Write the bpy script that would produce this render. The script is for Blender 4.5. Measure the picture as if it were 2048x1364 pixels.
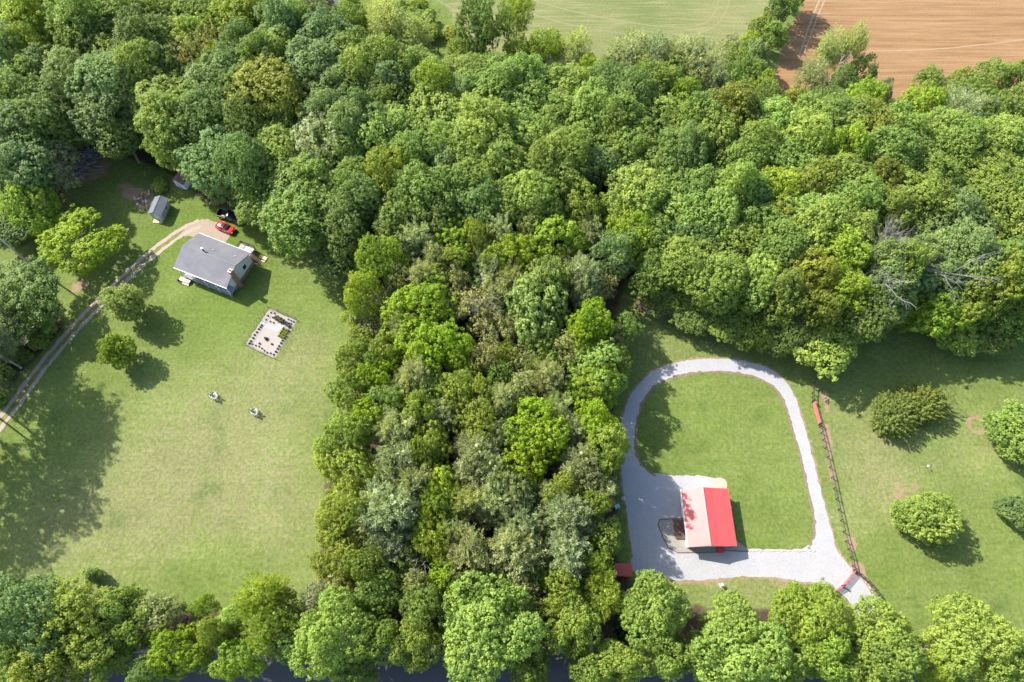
import bpy, math, random
import numpy as np
from mathutils import Vector
from mathutils.geometry import tessellate_polygon

random.seed(7)
for o in list(bpy.data.objects):
    bpy.data.objects.remove(o)
sc = bpy.context.scene
col = sc.collection
R_ = math.radians

# ------------------------------------------------------------------ camera, sky, sun, exposure
CAM_H = 118.0
FPX = 1365.333                      # focal length in pixels of the 2048 px wide photograph (24 mm on 36 mm)
TILT = math.atan((1330.0 - 682.0) / FPX)
cam = bpy.data.objects.new('camera', bpy.data.cameras.new('camera'))
col.objects.link(cam)
cam.location = (0, 0, CAM_H)
cam.rotation_euler = (TILT, 0, 0)
cam.data.sensor_width = 36.0
cam.data.lens = 24.0
cam.data.clip_start = 1.0
cam.data.clip_end = 8000.0
sc.camera = cam

SUN_EL, SHADOW_AZ = R_(42.0), R_(-33.0)     # shadows fall towards the lower right
sun_dir = Vector((-math.cos(SUN_EL) * math.cos(SHADOW_AZ), -math.cos(SUN_EL) * math.sin(SHADOW_AZ), math.sin(SUN_EL)))
w = bpy.data.worlds.new('World')
sc.world = w
w.use_nodes = True
wn, wl = w.node_tree.nodes, w.node_tree.links
wn.clear()
sky = wn.new('ShaderNodeTexSky')
sky.sky_type = 'NISHITA'
sky.sun_disc = False
sky.sun_elevation = SUN_EL
sky.sun_rotation = math.atan2(sun_dir.x, sun_dir.y)
sky.air_density = 1.0
sky.dust_density = 1.5
bgn = wn.new('ShaderNodeBackground')
bgn.inputs['Strength'].default_value = 0.145
won = wn.new('ShaderNodeOutputWorld')
wl.new(sky.outputs[0], bgn.inputs[0])
wl.new(bgn.outputs[0], won.inputs[0])

sl = bpy.data.lights.new('sun', 'SUN')
sl.energy = 4.2
sl.angle = R_(0.55)
sl.color = (1.0, 0.955, 0.88)
so = bpy.data.objects.new('sun', sl)
col.objects.link(so)
so.rotation_euler = sun_dir.to_track_quat('Z', 'Y').to_euler()
so.location = sun_dir * 300

sc.view_settings.view_transform = 'Standard'
sc.view_settings.look = 'None'
sc.view_settings.exposure = 1.5
sc.view_settings.gamma = 1.0
sc.view_settings.use_curve_mapping = False
sc.render.engine = 'CYCLES'
sc.cycles.max_bounces = 6
sc.cycles.diffuse_bounces = 3
sc.cycles.glossy_bounces = 2
sc.cycles.transmission_bounces = 4
sc.cycles.transparent_max_bounces = 8
sc.cycles.sample_clamp_indirect = 4.0

# ------------------------------------------------------------------ survey: photograph pixel -> place on the ground
ST, CT = math.sin(TILT), math.cos(TILT)


def G(px, py, z=0.0):
    u = (px - 1024) / FPX
    v = -(py - 682) / FPX
    dx, dy, dz = u, ST + v * CT, -CT + v * ST
    s = (z - CAM_H) / dz
    return (dx * s, dy * s, z)


def mpp(px, py, z=0.0):
    """metres per photograph pixel at that place"""
    p = G(px, py, z)
    return (p[1] * ST + (CAM_H - p[2]) * CT) / FPX


# ------------------------------------------------------------------ object helpers
def tag(o, label=None, cat=None, group=None, kind=None):
    if label: o['label'] = label
    if cat: o['category'] = cat
    if group: o['group'] = group
    if kind: o['kind'] = kind
    return o


def empty(name, loc=(0, 0, 0), rz=0.0, label=None, cat=None, group=None):
    o = bpy.data.objects.new(name, None)
    col.objects.link(o)
    o.empty_display_size = 0.3
    o.location = loc
    o.rotation_euler = (0, 0, rz)
    return tag(o, label, cat, group)


def link(name, me, parent=None, mat=None):
    o = bpy.data.objects.new(name, me)
    col.objects.link(o)
    if parent is not None: o.parent = parent
    if mat is not None and len(me.materials) == 0: me.materials.append(mat)
    return o


class MB:
    def __init__(s):
        s.v, s.f = [], []

    def add(s, vs, fs):
        b = len(s.v)
        s.v += [tuple(p) for p in vs]
        s.f += [tuple(i + b for i in f) for f in fs]
        return s

    def box(s, c, size, rz=0.0, taper=1.0):
        hx, hy, hz = size[0] / 2, size[1] / 2, size[2] / 2
        ca, sa = math.cos(rz), math.sin(rz)
        vs = []
        for z, k in ((-hz, 1.0), (hz, taper)):
            for x, y in ((-hx, -hy), (hx, -hy), (hx, hy), (-hx, hy)):
                x *= k; y *= k
                vs.append((c[0] + x * ca - y * sa, c[1] + x * sa + y * ca, c[2] + z))
        return s.add(vs, [(3, 2, 1, 0), (4, 5, 6, 7), (0, 1, 5, 4), (1, 2, 6, 5), (2, 3, 7, 6), (3, 0, 4, 7)])

    def bbox(s, x0, x1, y0, y1, z0, z1):
        return s.box(((x0 + x1) / 2, (y0 + y1) / 2, (z0 + z1) / 2), (x1 - x0, y1 - y0, z1 - z0))

    def tube(s, p0, p1, r0, r1=None, n=6, cap=True):
        if r1 is None: r1 = r0
        p0, p1 = Vector(p0), Vector(p1)
        d = (p1 - p0)
        if d.length < 1e-6: return s
        d.normalize()
        a = d.orthogonal().normalized()
        b = d.cross(a)
        vs = []
        for p, r in ((p0, r0), (p1, r1)):
            for i in range(n):
                t = 2 * math.pi * i / n
                vs.append(p + a * (r * math.cos(t)) + b * (r * math.sin(t)))
        fs = [(i, (i + 1) % n, n + (i + 1) % n, n + i) for i in range(n)]
        if cap: fs += [tuple(range(n - 1, -1, -1)), tuple(range(n, 2 * n))]
        return s.add(vs, fs)

    def slab(s, quad, t):
        """quad of 4 points (counter clockwise seen from above) thickened downwards"""
        q = [Vector(p) for p in quad]
        n = (q[1] - q[0]).cross(q[2] - q[0]).normalized()
        lo = [p - n * t for p in q]
        return s.add(q + lo, [(0, 1, 2, 3), (7, 6, 5, 4), (0, 4, 5, 1), (1, 5, 6, 2), (2, 6, 7, 3), (3, 7, 4, 0)])

    def loft(s, secs, cap=True):
        n = len(secs[0])
        vs = [p for sec in secs for p in sec]
        fs = []
        for k in range(len(secs) - 1):
            for i in range(n):
                j = (i + 1) % n
                fs.append((k * n + i, k * n + j, (k + 1) * n + j, (k + 1) * n + i))
        if cap:
            fs.append(tuple(range(n - 1, -1, -1)))
            fs.append(tuple((len(secs) - 1) * n + i for i in range(n)))
        return s.add(vs, fs)

    def build(s, name, mat, parent=None, smooth=False):
        me = bpy.data.meshes.new(name)
        me.from_pydata(s.v, [], s.f)
        me.update()
        if smooth:
            me.polygons.foreach_set('use_smooth', [True] * len(me.polygons))
        return link(name, me, parent, mat)


def ragged(pts, step=0.5, amp=0.12, seed=1, closed=True):
    """densify a ground outline and roughen it"""
    rng = random.Random(seed)
    out = []
    n = len(pts)
    for i in range(n if closed else n - 1):
        a, b = pts[i], pts[(i + 1) % n]
        L = math.hypot(b[0] - a[0], b[1] - a[1])
        k = max(1, int(L / step))
        nx, ny = (-(b[1] - a[1]) / max(L, 1e-6), (b[0] - a[0]) / max(L, 1e-6))
        for j in range(k):
            t = j / k
            o = rng.gauss(0, amp)
            out.append((a[0] + (b[0] - a[0]) * t + nx * o, a[1] + (b[1] - a[1]) * t + ny * o))
    return out


def smooth_line(pts, it=2, closed=False):
    for _ in range(it):
        q = []
        n = len(pts)
        rng = range(n) if closed else range(n - 1)
        if not closed: q.append(pts[0])
        for i in rng:
            a, b = pts[i], pts[(i + 1) % n]
            q.append((a[0] * .75 + b[0] * .25, a[1] * .75 + b[1] * .25))
            q.append((a[0] * .25 + b[0] * .75, a[1] * .25 + b[1] * .75))
        if not closed: q.append(pts[-1])
        pts = q
    return pts


def sheet(name, pts, z, mat, parent=None):
    vs = [Vector((p[0], p[1], z)) for p in pts]
    tris = tessellate_polygon([vs])
    me = bpy.data.meshes.new(name)
    fs = []
    for t in tris:
        a, b, c = (vs[i] for i in t)
        fs.append(tuple(t) if (b - a).cross(c - a).z > 0 else tuple(reversed(t)))
    me.from_pydata([tuple(v) for v in vs], [], fs)
    me.update()
    return link(name, me, parent, mat)


def ribbon(name, pts, width, z, mat, amp=0.05, seed=3, parent=None):
    rng = random.Random(seed)
    L, Rr = [], []
    for i, p in enumerate(pts):
        a = pts[max(0, i - 1)]
        b = pts[min(len(pts) - 1, i + 1)]
        d = math.hypot(b[0] - a[0], b[1] - a[1]) or 1
        nx, ny = -(b[1] - a[1]) / d, (b[0] - a[0]) / d
        wl_ = width / 2 + rng.gauss(0, amp)
        wr_ = width / 2 + rng.gauss(0, amp)
        L.append((p[0] + nx * wl_, p[1] + ny * wl_, z))
        Rr.append((p[0] - nx * wr_, p[1] - ny * wr_, z))
    m = MB()
    n = len(pts)
    m.add(L + Rr, [(n + i, n + i + 1, i + 1, i) for i in range(n - 1)])
    return m.build(name, mat, parent)


def resample(pts, step):
    out = [pts[0]]
    acc = 0
    for i in range(len(pts) - 1):
        a, b = pts[i], pts[i + 1]
        L = math.hypot(b[0] - a[0], b[1] - a[1])
        k = max(1, int(round(L / step)))
        for j in range(1, k + 1):
            out.append((a[0] + (b[0] - a[0]) * j / k, a[1] + (b[1] - a[1]) * j / k))
    return out


# ------------------------------------------------------------------ materials
class NT:
    def __init__(s, name):
        s.m = bpy.data.materials.new(name)
        s.m.use_nodes = True
        s.n, s.l = s.m.node_tree.nodes, s.m.node_tree.links
        s.n.clear()
        s.out = s.n.new('ShaderNodeOutputMaterial')

    def new(s, t, **kw):
        nd = s.n.new(t)
        for k, v in kw.items(): setattr(nd, k, v)
        return nd

    def put(s, sock, v):
        if hasattr(v, 'is_output') or isinstance(v, bpy.types.NodeSocket):
            s.l.new(v, sock)
        else:
            if sock.type == 'RGBA' and len(v) == 3: v = (*v, 1)
            sock.default_value = v

    def pos(s):
        return s.new('ShaderNodeNewGeometry').outputs['Position']

    def objpos(s):
        return s.new('ShaderNodeTexCoord').outputs['Object']

    def scale(s, vec, sc3):
        nd = s.new('ShaderNodeVectorMath', operation='MULTIPLY')
        s.put(nd.inputs[0], vec); nd.inputs[1].default_value = sc3
        return nd.outputs[0]

    def noise(s, vec, sc_, det=3, rough=.55, dist=0.0):
        nd = s.new('ShaderNodeTexNoise')
        s.put(nd.inputs['Vector'], vec)
        nd.inputs['Scale'].default_value = sc_
        nd.inputs['Detail'].default_value = det
        nd.inputs['Roughness'].default_value = rough
        nd.inputs['Distortion'].default_value = dist
        return nd.outputs['Fac']

    def voronoi(s, vec, sc_, feat='F1', outp='Distance'):
        nd = s.new('ShaderNodeTexVoronoi', feature=feat)
        s.put(nd.inputs['Vector'], vec)
        nd.inputs['Scale'].default_value = sc_
        return nd.outputs[outp]

    def math(s, op, a, b=0.0, clamp=False):
        nd = s.new('ShaderNodeMath', operation=op, use_clamp=clamp)
        s.put(nd.inputs[0], a); s.put(nd.inputs[1], b)
        return nd.outputs[0]

    def step(s, x, a, b):
        nd = s.new('ShaderNodeMapRange', interpolation_type='SMOOTHSTEP')
        s.put(nd.inputs[0], x)
        nd.inputs[1].default_value = a; nd.inputs[2].default_value = b
        return nd.outputs[0]

    def lin(s, x, a, b, c, d):
        nd = s.new('ShaderNodeMapRange')
        s.put(nd.inputs[0], x)
        for i, v in enumerate((a, b, c, d)): nd.inputs[i + 1].default_value = v
        return nd.outputs[0]

    def mix(s, f, a, b, mode='MIX'):
        nd = s.new('ShaderNodeMix', data_type='RGBA', blend_type=mode)
        s.put(nd.inputs[0], f); s.put(nd.inputs[6], a); s.put(nd.inputs[7], b)
        return nd.outputs[2]

    def vmul(s, c, k):
        nd = s.new('ShaderNodeVectorMath', operation='SCALE')
        s.put(nd.inputs[0], c); s.put(nd.inputs[3], k)
        return nd.outputs[0]

    def bump(s, h, strength=.3, dist=.1):
        nd = s.new('ShaderNodeBump')
        nd.inputs['Strength'].default_value = strength
        nd.inputs['Distance'].default_value = dist
        s.put(nd.inputs['Height'], h)
        return nd.outputs[0]

    def pbr(s, c, rough=.8, spec=.3, metal=0.0, normal=None, ior=1.5):
        b = s.new('ShaderNodeBsdfPrincipled')
        s.put(b.inputs['Base Color'], c)
        s.put(b.inputs['Roughness'], rough)
        b.inputs['Specular IOR Level'].default_value = spec
        b.inputs['Metallic'].default_value = metal
        b.inputs['IOR'].default_value = ior
        if normal is not None: s.l.new(normal, b.inputs['Normal'])
        return b

    def done(s, shader):
        s.l.new(shader.outputs[0], s.out.inputs['Surface'])
        return s.m


def plain(name, c, rough=.7, spec=.3, metal=0.0, vary=.12, sc_=3.0, ior=1.5):
    t = NT(name)
    n = t.noise(t.objpos(), sc_, 4)
    k = t.lin(n, .25, .75, 1 - vary, 1 + vary)
    return t.done(t.pbr(t.vmul(t.new('ShaderNodeRGB').outputs[0], k) if False else t.mix(1.0, c, _grey(t, k), 'MULTIPLY'), rough, spec, metal, None, ior))


def _grey(t, k):
    nd = t.new('ShaderNodeCombineColor')
    for i in range(3): t.put(nd.inputs[i], k)
    return nd.outputs[0]


def m_ground(with_mask):
    t = NT('grass_ground' if with_mask else 'lawn')
    p = t.pos()
    n1 = t.noise(p, .045, 3, .5)
    n2 = t.noise(p, .35, 5, .6, .3)
    n3 = t.noise(p, 1.7, 6, .82)
    n4 = t.noise(t.scale(p, (1, 1, 0)), .9, 4, .6)
    if with_mask:
        at = t.new('ShaderNodeAttribute', attribute_name='mask')
        sp = t.new('ShaderNodeSeparateColor')
        t.l.new(at.outputs['Color'], sp.inputs[0])
        soil, lit, dry = sp.outputs[0], sp.outputs[1], sp.outputs[2]
    else:
        soil, lit, dry = None, None, .46
    f = t.math('ADD', t.math('ADD', t.math('MULTIPLY', n1, .5), t.math('MULTIPLY', n2, .5)), t.math('SUBTRACT', dry, .5))
    c = t.mix(t.step(f, .22, .78), (.088, .126, .024), (.130, .156, .046))
    f2 = t.math('ADD', t.math('ADD', t.math('MULTIPLY', n4, .75), t.math('MULTIPLY', n2, .35)), t.math('MULTIPLY', t.math('SUBTRACT', dry, .5), .55))
    c = t.mix(t.math('MULTIPLY', t.step(f2, .58, .90), .62), c, (.178, .160, .082))
    c = t.mix(t.math('MULTIPLY', t.step(t.noise(p, .16, 3), .56, .75), .45), c, (.056, .094, .022))
    c = t.mix(1.0, c, _grey(t, t.lin(n3, .28, .72, .50, 1.50)), 'MULTIPLY')
    mow = t.noise(t.scale(p, (.05, 1.0, 1)), 1.0, 2, .5)
    c = t.mix(1.0, c, _grey(t, t.lin(mow, .3, .7, .95, 1.05)), 'MULTIPLY')
    big = t.noise(p, .10, 4, .65)
    c = t.mix(1.0, c, _grey(t, t.lin(big, .3, .7, .88, 1.12)), 'MULTIPLY')
    if with_mask:
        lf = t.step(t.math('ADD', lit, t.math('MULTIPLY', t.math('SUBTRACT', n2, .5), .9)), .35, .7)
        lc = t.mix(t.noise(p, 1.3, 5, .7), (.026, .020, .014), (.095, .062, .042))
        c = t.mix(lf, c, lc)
        sf = t.step(t.math('ADD', soil, t.math('MULTIPLY', t.math('SUBTRACT', n4, .5), 1.1)), .34, .72)
        scx = t.mix(n2, (.190, .118, .072), (.280, .205, .132))
        scx = t.mix(1.0, scx, _grey(t, t.lin(n3, .25, .75, .75, 1.2)), 'MULTIPLY')
        c = t.mix(sf, c, scx)
    h = t.math('ADD', n3, t.math('MULTIPLY', n4, .7))
    return t.done(t.pbr(c, .95, .1, 0, t.bump(h, .55, .22)))


M = {}
M['ground'] = m_ground(True)
M['lawn'] = m_ground(False)


def m_gravel():
    t = NT('gravel')
    p = t.pos()
    a = t.noise(p, 3.2, 6, .85)
    b = t.noise(p, .35, 5, .7)
    c = t.mix(b, (.238, .235, .238), (.326, .320, .316))
    c = t.mix(1.0, c, _grey(t, t.lin(a, .25, .75, .76, 1.2)), 'MULTIPLY')
    v = t.voronoi(p, 1.1)
    c = t.mix(t.math('MULTIPLY', t.step(v, .11, .05), .7), c, (.10, .09, .06))
    return t.done(t.pbr(c, .95, .15, 0, t.bump(a, .5, .05)))


M['gravel'] = m_gravel()


def m_speck(name, c0, c1, s1=6, s2=.5, rough=.95, bump=.4, streak=None):
    t = NT(name)
    p = t.pos()
    q = t.scale(p, streak) if streak else p
    a = t.noise(q, s1, 4, .75)
    b = t.noise(p, s2, 4, .6)
    c = t.mix(t.math('ADD', t.math('MULTIPLY', t.step(a, .3, .7), .6), t.math('MULTIPLY', b, .4)), c0, c1)
    return t.done(t.pbr(c, rough, .15, 0, t.bump(a, bump, .08)))


M['river_stone'] = m_speck('river_stone', (.125, .115, .10), (.33, .30, .26), 7)
M['dirt_track'] = m_speck('dirt_track', (.200, .150, .110), (.300, .248, .190), 3.0, .35)
M['rut'] = m_speck('rut', (.235, .185, .145), (.340, .285, .225), 4.0, .6)
M['asphalt'] = m_speck('asphalt', (.060, .059, .062), (.095, .093, .095), 8, .4)
M['shoulder'] = m_speck('shoulder', (.22, .185, .14), (.32, .27, .21), 3, .5)
M['pale_pad'] = m_speck('pale_pad', (.285, .240, .180), (.345, .300, .235), 6, .6)
M['soil_margin'] = m_speck('soil_margin', (.11, .07, .046), (.22, .165, .115), 3, .7)
M['garden_soil'] = m_speck('garden_soil', (.235, .200, .178), (.310, .280, .255), 3, .9)
M['fabric_path'] = m_speck('fabric_path', (.25, .25, .275), (.30, .30, .325), 2, .5)
M['creek'] = plain('creek', (.10, .10, .105), .25, .5)


def m_hay():
    t = NT('hay_field')
    p = t.pos()
    n1 = t.noise(p, .05, 3)
    st = t.noise(t.scale(p, (.10, 1.4, 1)), 1.0, 3, .6)
    n3 = t.noise(p, 2.2, 3, .7)
    c = t.mix(t.step(t.math('ADD', t.math('MULTIPLY', n1, .55), t.math('MULTIPLY', st, .45)), .33, .66), (.098, .122, .040), (.165, .162, .070))
    c = t.mix(t.math('MULTIPLY', t.step(st, .5, .72), .55), c, (.205, .190, .096))
    c = t.mix(1.0, c, _grey(t, t.lin(n3, .25, .75, .78, 1.2)), 'MULTIPLY')
    return t.done(t.pbr(c, .95, .1, 0, t.bump(n3, .4, .15)))


def m_plough():
    t = NT('ploughed_field')
    p = t.pos()
    rows = t.noise(t.scale(p, (.035, .85, 1)), 1.0, 4, .65, .15)
    rows2 = t.noise(t.scale(p, (.06, 3.2, 1)), 1.0, 3, .6)
    n1 = t.noise(p, .06, 3)
    n3 = t.noise(p, 2.5, 4, .75)
    c = t.mix(t.step(rows, .3, .7), (.158, .086, .038), (.236, .146, .072))
    c = t.mix(t.math('MULTIPLY', t.step(n1, .4, .7), .4), c, (.240, .138, .062))
    c = t.mix(t.math('MULTIPLY', t.step(rows2, .48, .74), .75), c, (.260, .190, .120))
    c = t.mix(t.math('MULTIPLY', t.step(t.noise(t.scale(p, (.09, 1.2, 1)), .9, 5, .7), .66, .74), .7), c, (.36, .305, .23))
    c = t.mix(1.0, c, _grey(t, t.lin(n3, .25, .75, .80, 1.17)), 'MULTIPLY')
    h = t.math('ADD', n3, rows2)
    return t.done(t.pbr(c, .95, .1, 0, t.bump(h, .5, .2)))


M['hay'] = m_hay()
M['plough'] = m_plough()
M['pale_soil'] = m_speck('pale_soil', (.225, .152, .092), (.285, .205, .135), 2.5, .5)
M['hay_track'] = m_speck('hay_track', (.150, .146, .072), (.195, .182, .098), 2, .5)


def m_foliage(name='foliage', transl=.42, rough=.6, spec=.22):
    t = NT(name)
    oi = t.new('ShaderNodeObjectInfo')
    at = t.new('ShaderNodeAttribute', attribute_name='tint')
    base = oi.outputs['Color']
    k = t.lin(at.outputs['Fac'], .1, .9, .70, 1.30)
    c = t.mix(1.0, base, _grey(t, k), 'MULTIPLY')
    hs = t.new('ShaderNodeHueSaturation')
    t.put(hs.inputs['Hue'], t.lin(at.outputs['Fac'], .1, .9, .516, .484))
    t.put(hs.inputs['Color'], c)
    c = hs.outputs[0]
    b = t.pbr(c, rough, spec)
    tr = t.new('ShaderNodeBsdfTranslucent')
    t.put(tr.inputs[0], t.mix(1.0, c, (1.25, 1.25, .55), 'MULTIPLY'))
    mx = t.new('ShaderNodeMixShader')
    mx.inputs[0].default_value = transl
    t.l.new(b.outputs[0], mx.inputs[1]); t.l.new(tr.outputs[0], mx.inputs[2])
    return t.done(mx)


M['leaf'] = m_foliage()


def m_bark():
    t = NT('bark')
    oi = t.new('ShaderNodeObjectInfo')
    p = t.objpos()
    n = t.noise(t.scale(p, (3, 3, .6)), 3, 4, .7)
    c = t.mix(1.0, oi.outputs['Color'], _grey(t, t.lin(n, .25, .75, .6, 1.35)), 'MULTIPLY')
    return t.done(t.pbr(c, .9, .15, 0, t.bump(n, .5, .05)))


M['bark'] = m_bark()
M['white'] = plain('white_paint', (.74, .74, .72), .5)
M['black'] = plain('black_wood', (.030, .030, .034), .7)
M['wire'] = plain('fence_wire', (.13, .135, .14), .5, .5, .4)
M['net'] = plain('garden_net', (.10, .10, .10), .8)
M['dark_wood'] = plain('dark_wood', (.105, .062, .046), .8)
M['wood'] = plain('pale_wood', (.46, .36, .25), .8)
M['deck'] = plain('deck_board', (.44, .39, .36), .8)
M['red_gate'] = plain('red_gate_paint', (.62, .075, .075), .45, .5)
M['red_wall'] = plain('red_wall_paint', (.46, .03, .035), .6)
M['galv'] = plain('galvanised', (.45, .46, .47), .4, .5, .6)
M['rock'] = plain('pale_rock', (.36, .31, .245), .9, .2, 0, .25, 1.5)
M['grey_rock'] = plain('grey_rock', (.40, .40, .39), .9, .2, 0, .25, 1.5)
M['brick'] = None


def m_brick():
    t = NT('brick_wall')
    br = t.new('ShaderNodeTexBrick')
    t.put(br.inputs['Vector'], t.scale(t.objpos(), (4, 4, 4)))
    br.inputs['Color1'].default_value = (.26, .12, .085, 1)
    br.inputs['Color2'].default_value = (.36, .20, .15, 1)
    br.inputs['Mortar'].default_value = (.38, .34, .30, 1)
    return t.done(t.pbr(br.outputs[0], .9, .2))


M['brick'] = m_brick()


def m_shingle(name, c0, c1):
    t = NT(name)
    p = t.objpos()
    a = t.noise(t.scale(p, (2.2, 7, 7)), 2.2, 3, .8)
    b = t.noise(p, .35, 3, .55, .6)
    c = t.mix(t.math('ADD', t.math('MULTIPLY', a, .35), t.math('MULTIPLY', t.step(b, .3, .7), .65)), c0, c1)
    return t.done(t.pbr(c, .75, .35, 0, t.bump(a, .3, .03)))


M['shingle'] = m_shingle('grey_shingle', (.098, .096, .104), (.148, .147, .160))
M['shingle_shed'] = m_shingle('shed_shingle', (.080, .090, .106), (.118, .130, .150))
M['brown_roof'] = m_shingle('brown_shingle', (.16, .09, .075), (.24, .15, .12))
M['siding'] = plain('siding', (.62, .64, .61), .6, .3, 0, .06)
M['shed_wall'] = plain('shed_wall', (.30, .32, .33), .7)
M['grey_trim'] = plain('grey_trim', (.50, .51, .53), .6)
M['porch_floor'] = plain('porch_floor', (.22, .22, .25), .7)
M['glass'] = plain('window_glass', (.03, .04, .05), .08, .6)
M['tyre'] = plain('tyre', (.02, .02, .02), .8)
M['rim'] = plain('rim', (.5, .5, .52), .3, .5, .8)
M['car_red'] = plain('car_red', (.50, .012, .015), .25, .6, 0, .04, 1, 1.7)
M['car_black'] = plain('car_black', (.012, .013, .018), .22, .6, 0, .04, 1, 1.6)
M['lamp'] = plain('headlamp', (.75, .75, .72), .2, .6)


def m_roof_red():
    t = NT('red_metal_roof')
    n = t.noise(t.objpos(), .8, 4, .6)
    c = t.mix(n, (.440, .046, .040), (.500, .060, .048))
    return t.done(t.pbr(c, t.lin(n, .3, .7, .47, .53), .50, 0, None, 1.75))


M['roof_red'] = m_roof_red()
M['white_wall'] = plain('white_wall', (.70, .71, .70), .6, .3, 0, .06)
M['blue'] = plain('blue_plastic', (.22, .40, .48), .5)

# ------------------------------------------------------------------ tree prototypes
BARK0 = (.20, .165, .13, 1)


def quad_mesh(name, V, tint):
    n = len(V)
    me = bpy.data.meshes.new(name)
    me.vertices.add(n * 4)
    me.vertices.foreach_set('co', V.reshape(-1).astype(np.float32))
    me.loops.add(n * 4)
    me.loops.foreach_set('vertex_index', np.arange(n * 4, dtype=np.int32))
    me.polygons.add(n)
    me.polygons.foreach_set('loop_start', np.arange(n, dtype=np.int32) * 4)
    me.update(calc_edges=True)
    a = me.attributes.new('tint', 'FLOAT', 'FACE')
    a.data.foreach_set('value', tint.astype(np.float32))
    me.materials.append(M['leaf'])
    return me


def unit(a):
    return a / np.maximum(np.linalg.norm(a, axis=-1, keepdims=True), 1e-9)


def leaves(rng, P, N, T, size, wide):
    """diamond shaped leaf sprays at P, facing N, long axis near T"""
    T = unit(T - N * (T * N).sum(-1, keepdims=True))
    B = np.cross(N, T)
    s = size * rng.uniform(.7, 1.35, (len(P), 1))
    w_ = s * wide * rng.uniform(.75, 1.25, (len(P), 1))
    fold = N * s * .12
    return np.stack([P - T * s * .5, P + B * w_ * .5 - fold, P + T * s * .5, P - B * w_ * .5 - fold], 1)


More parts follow.
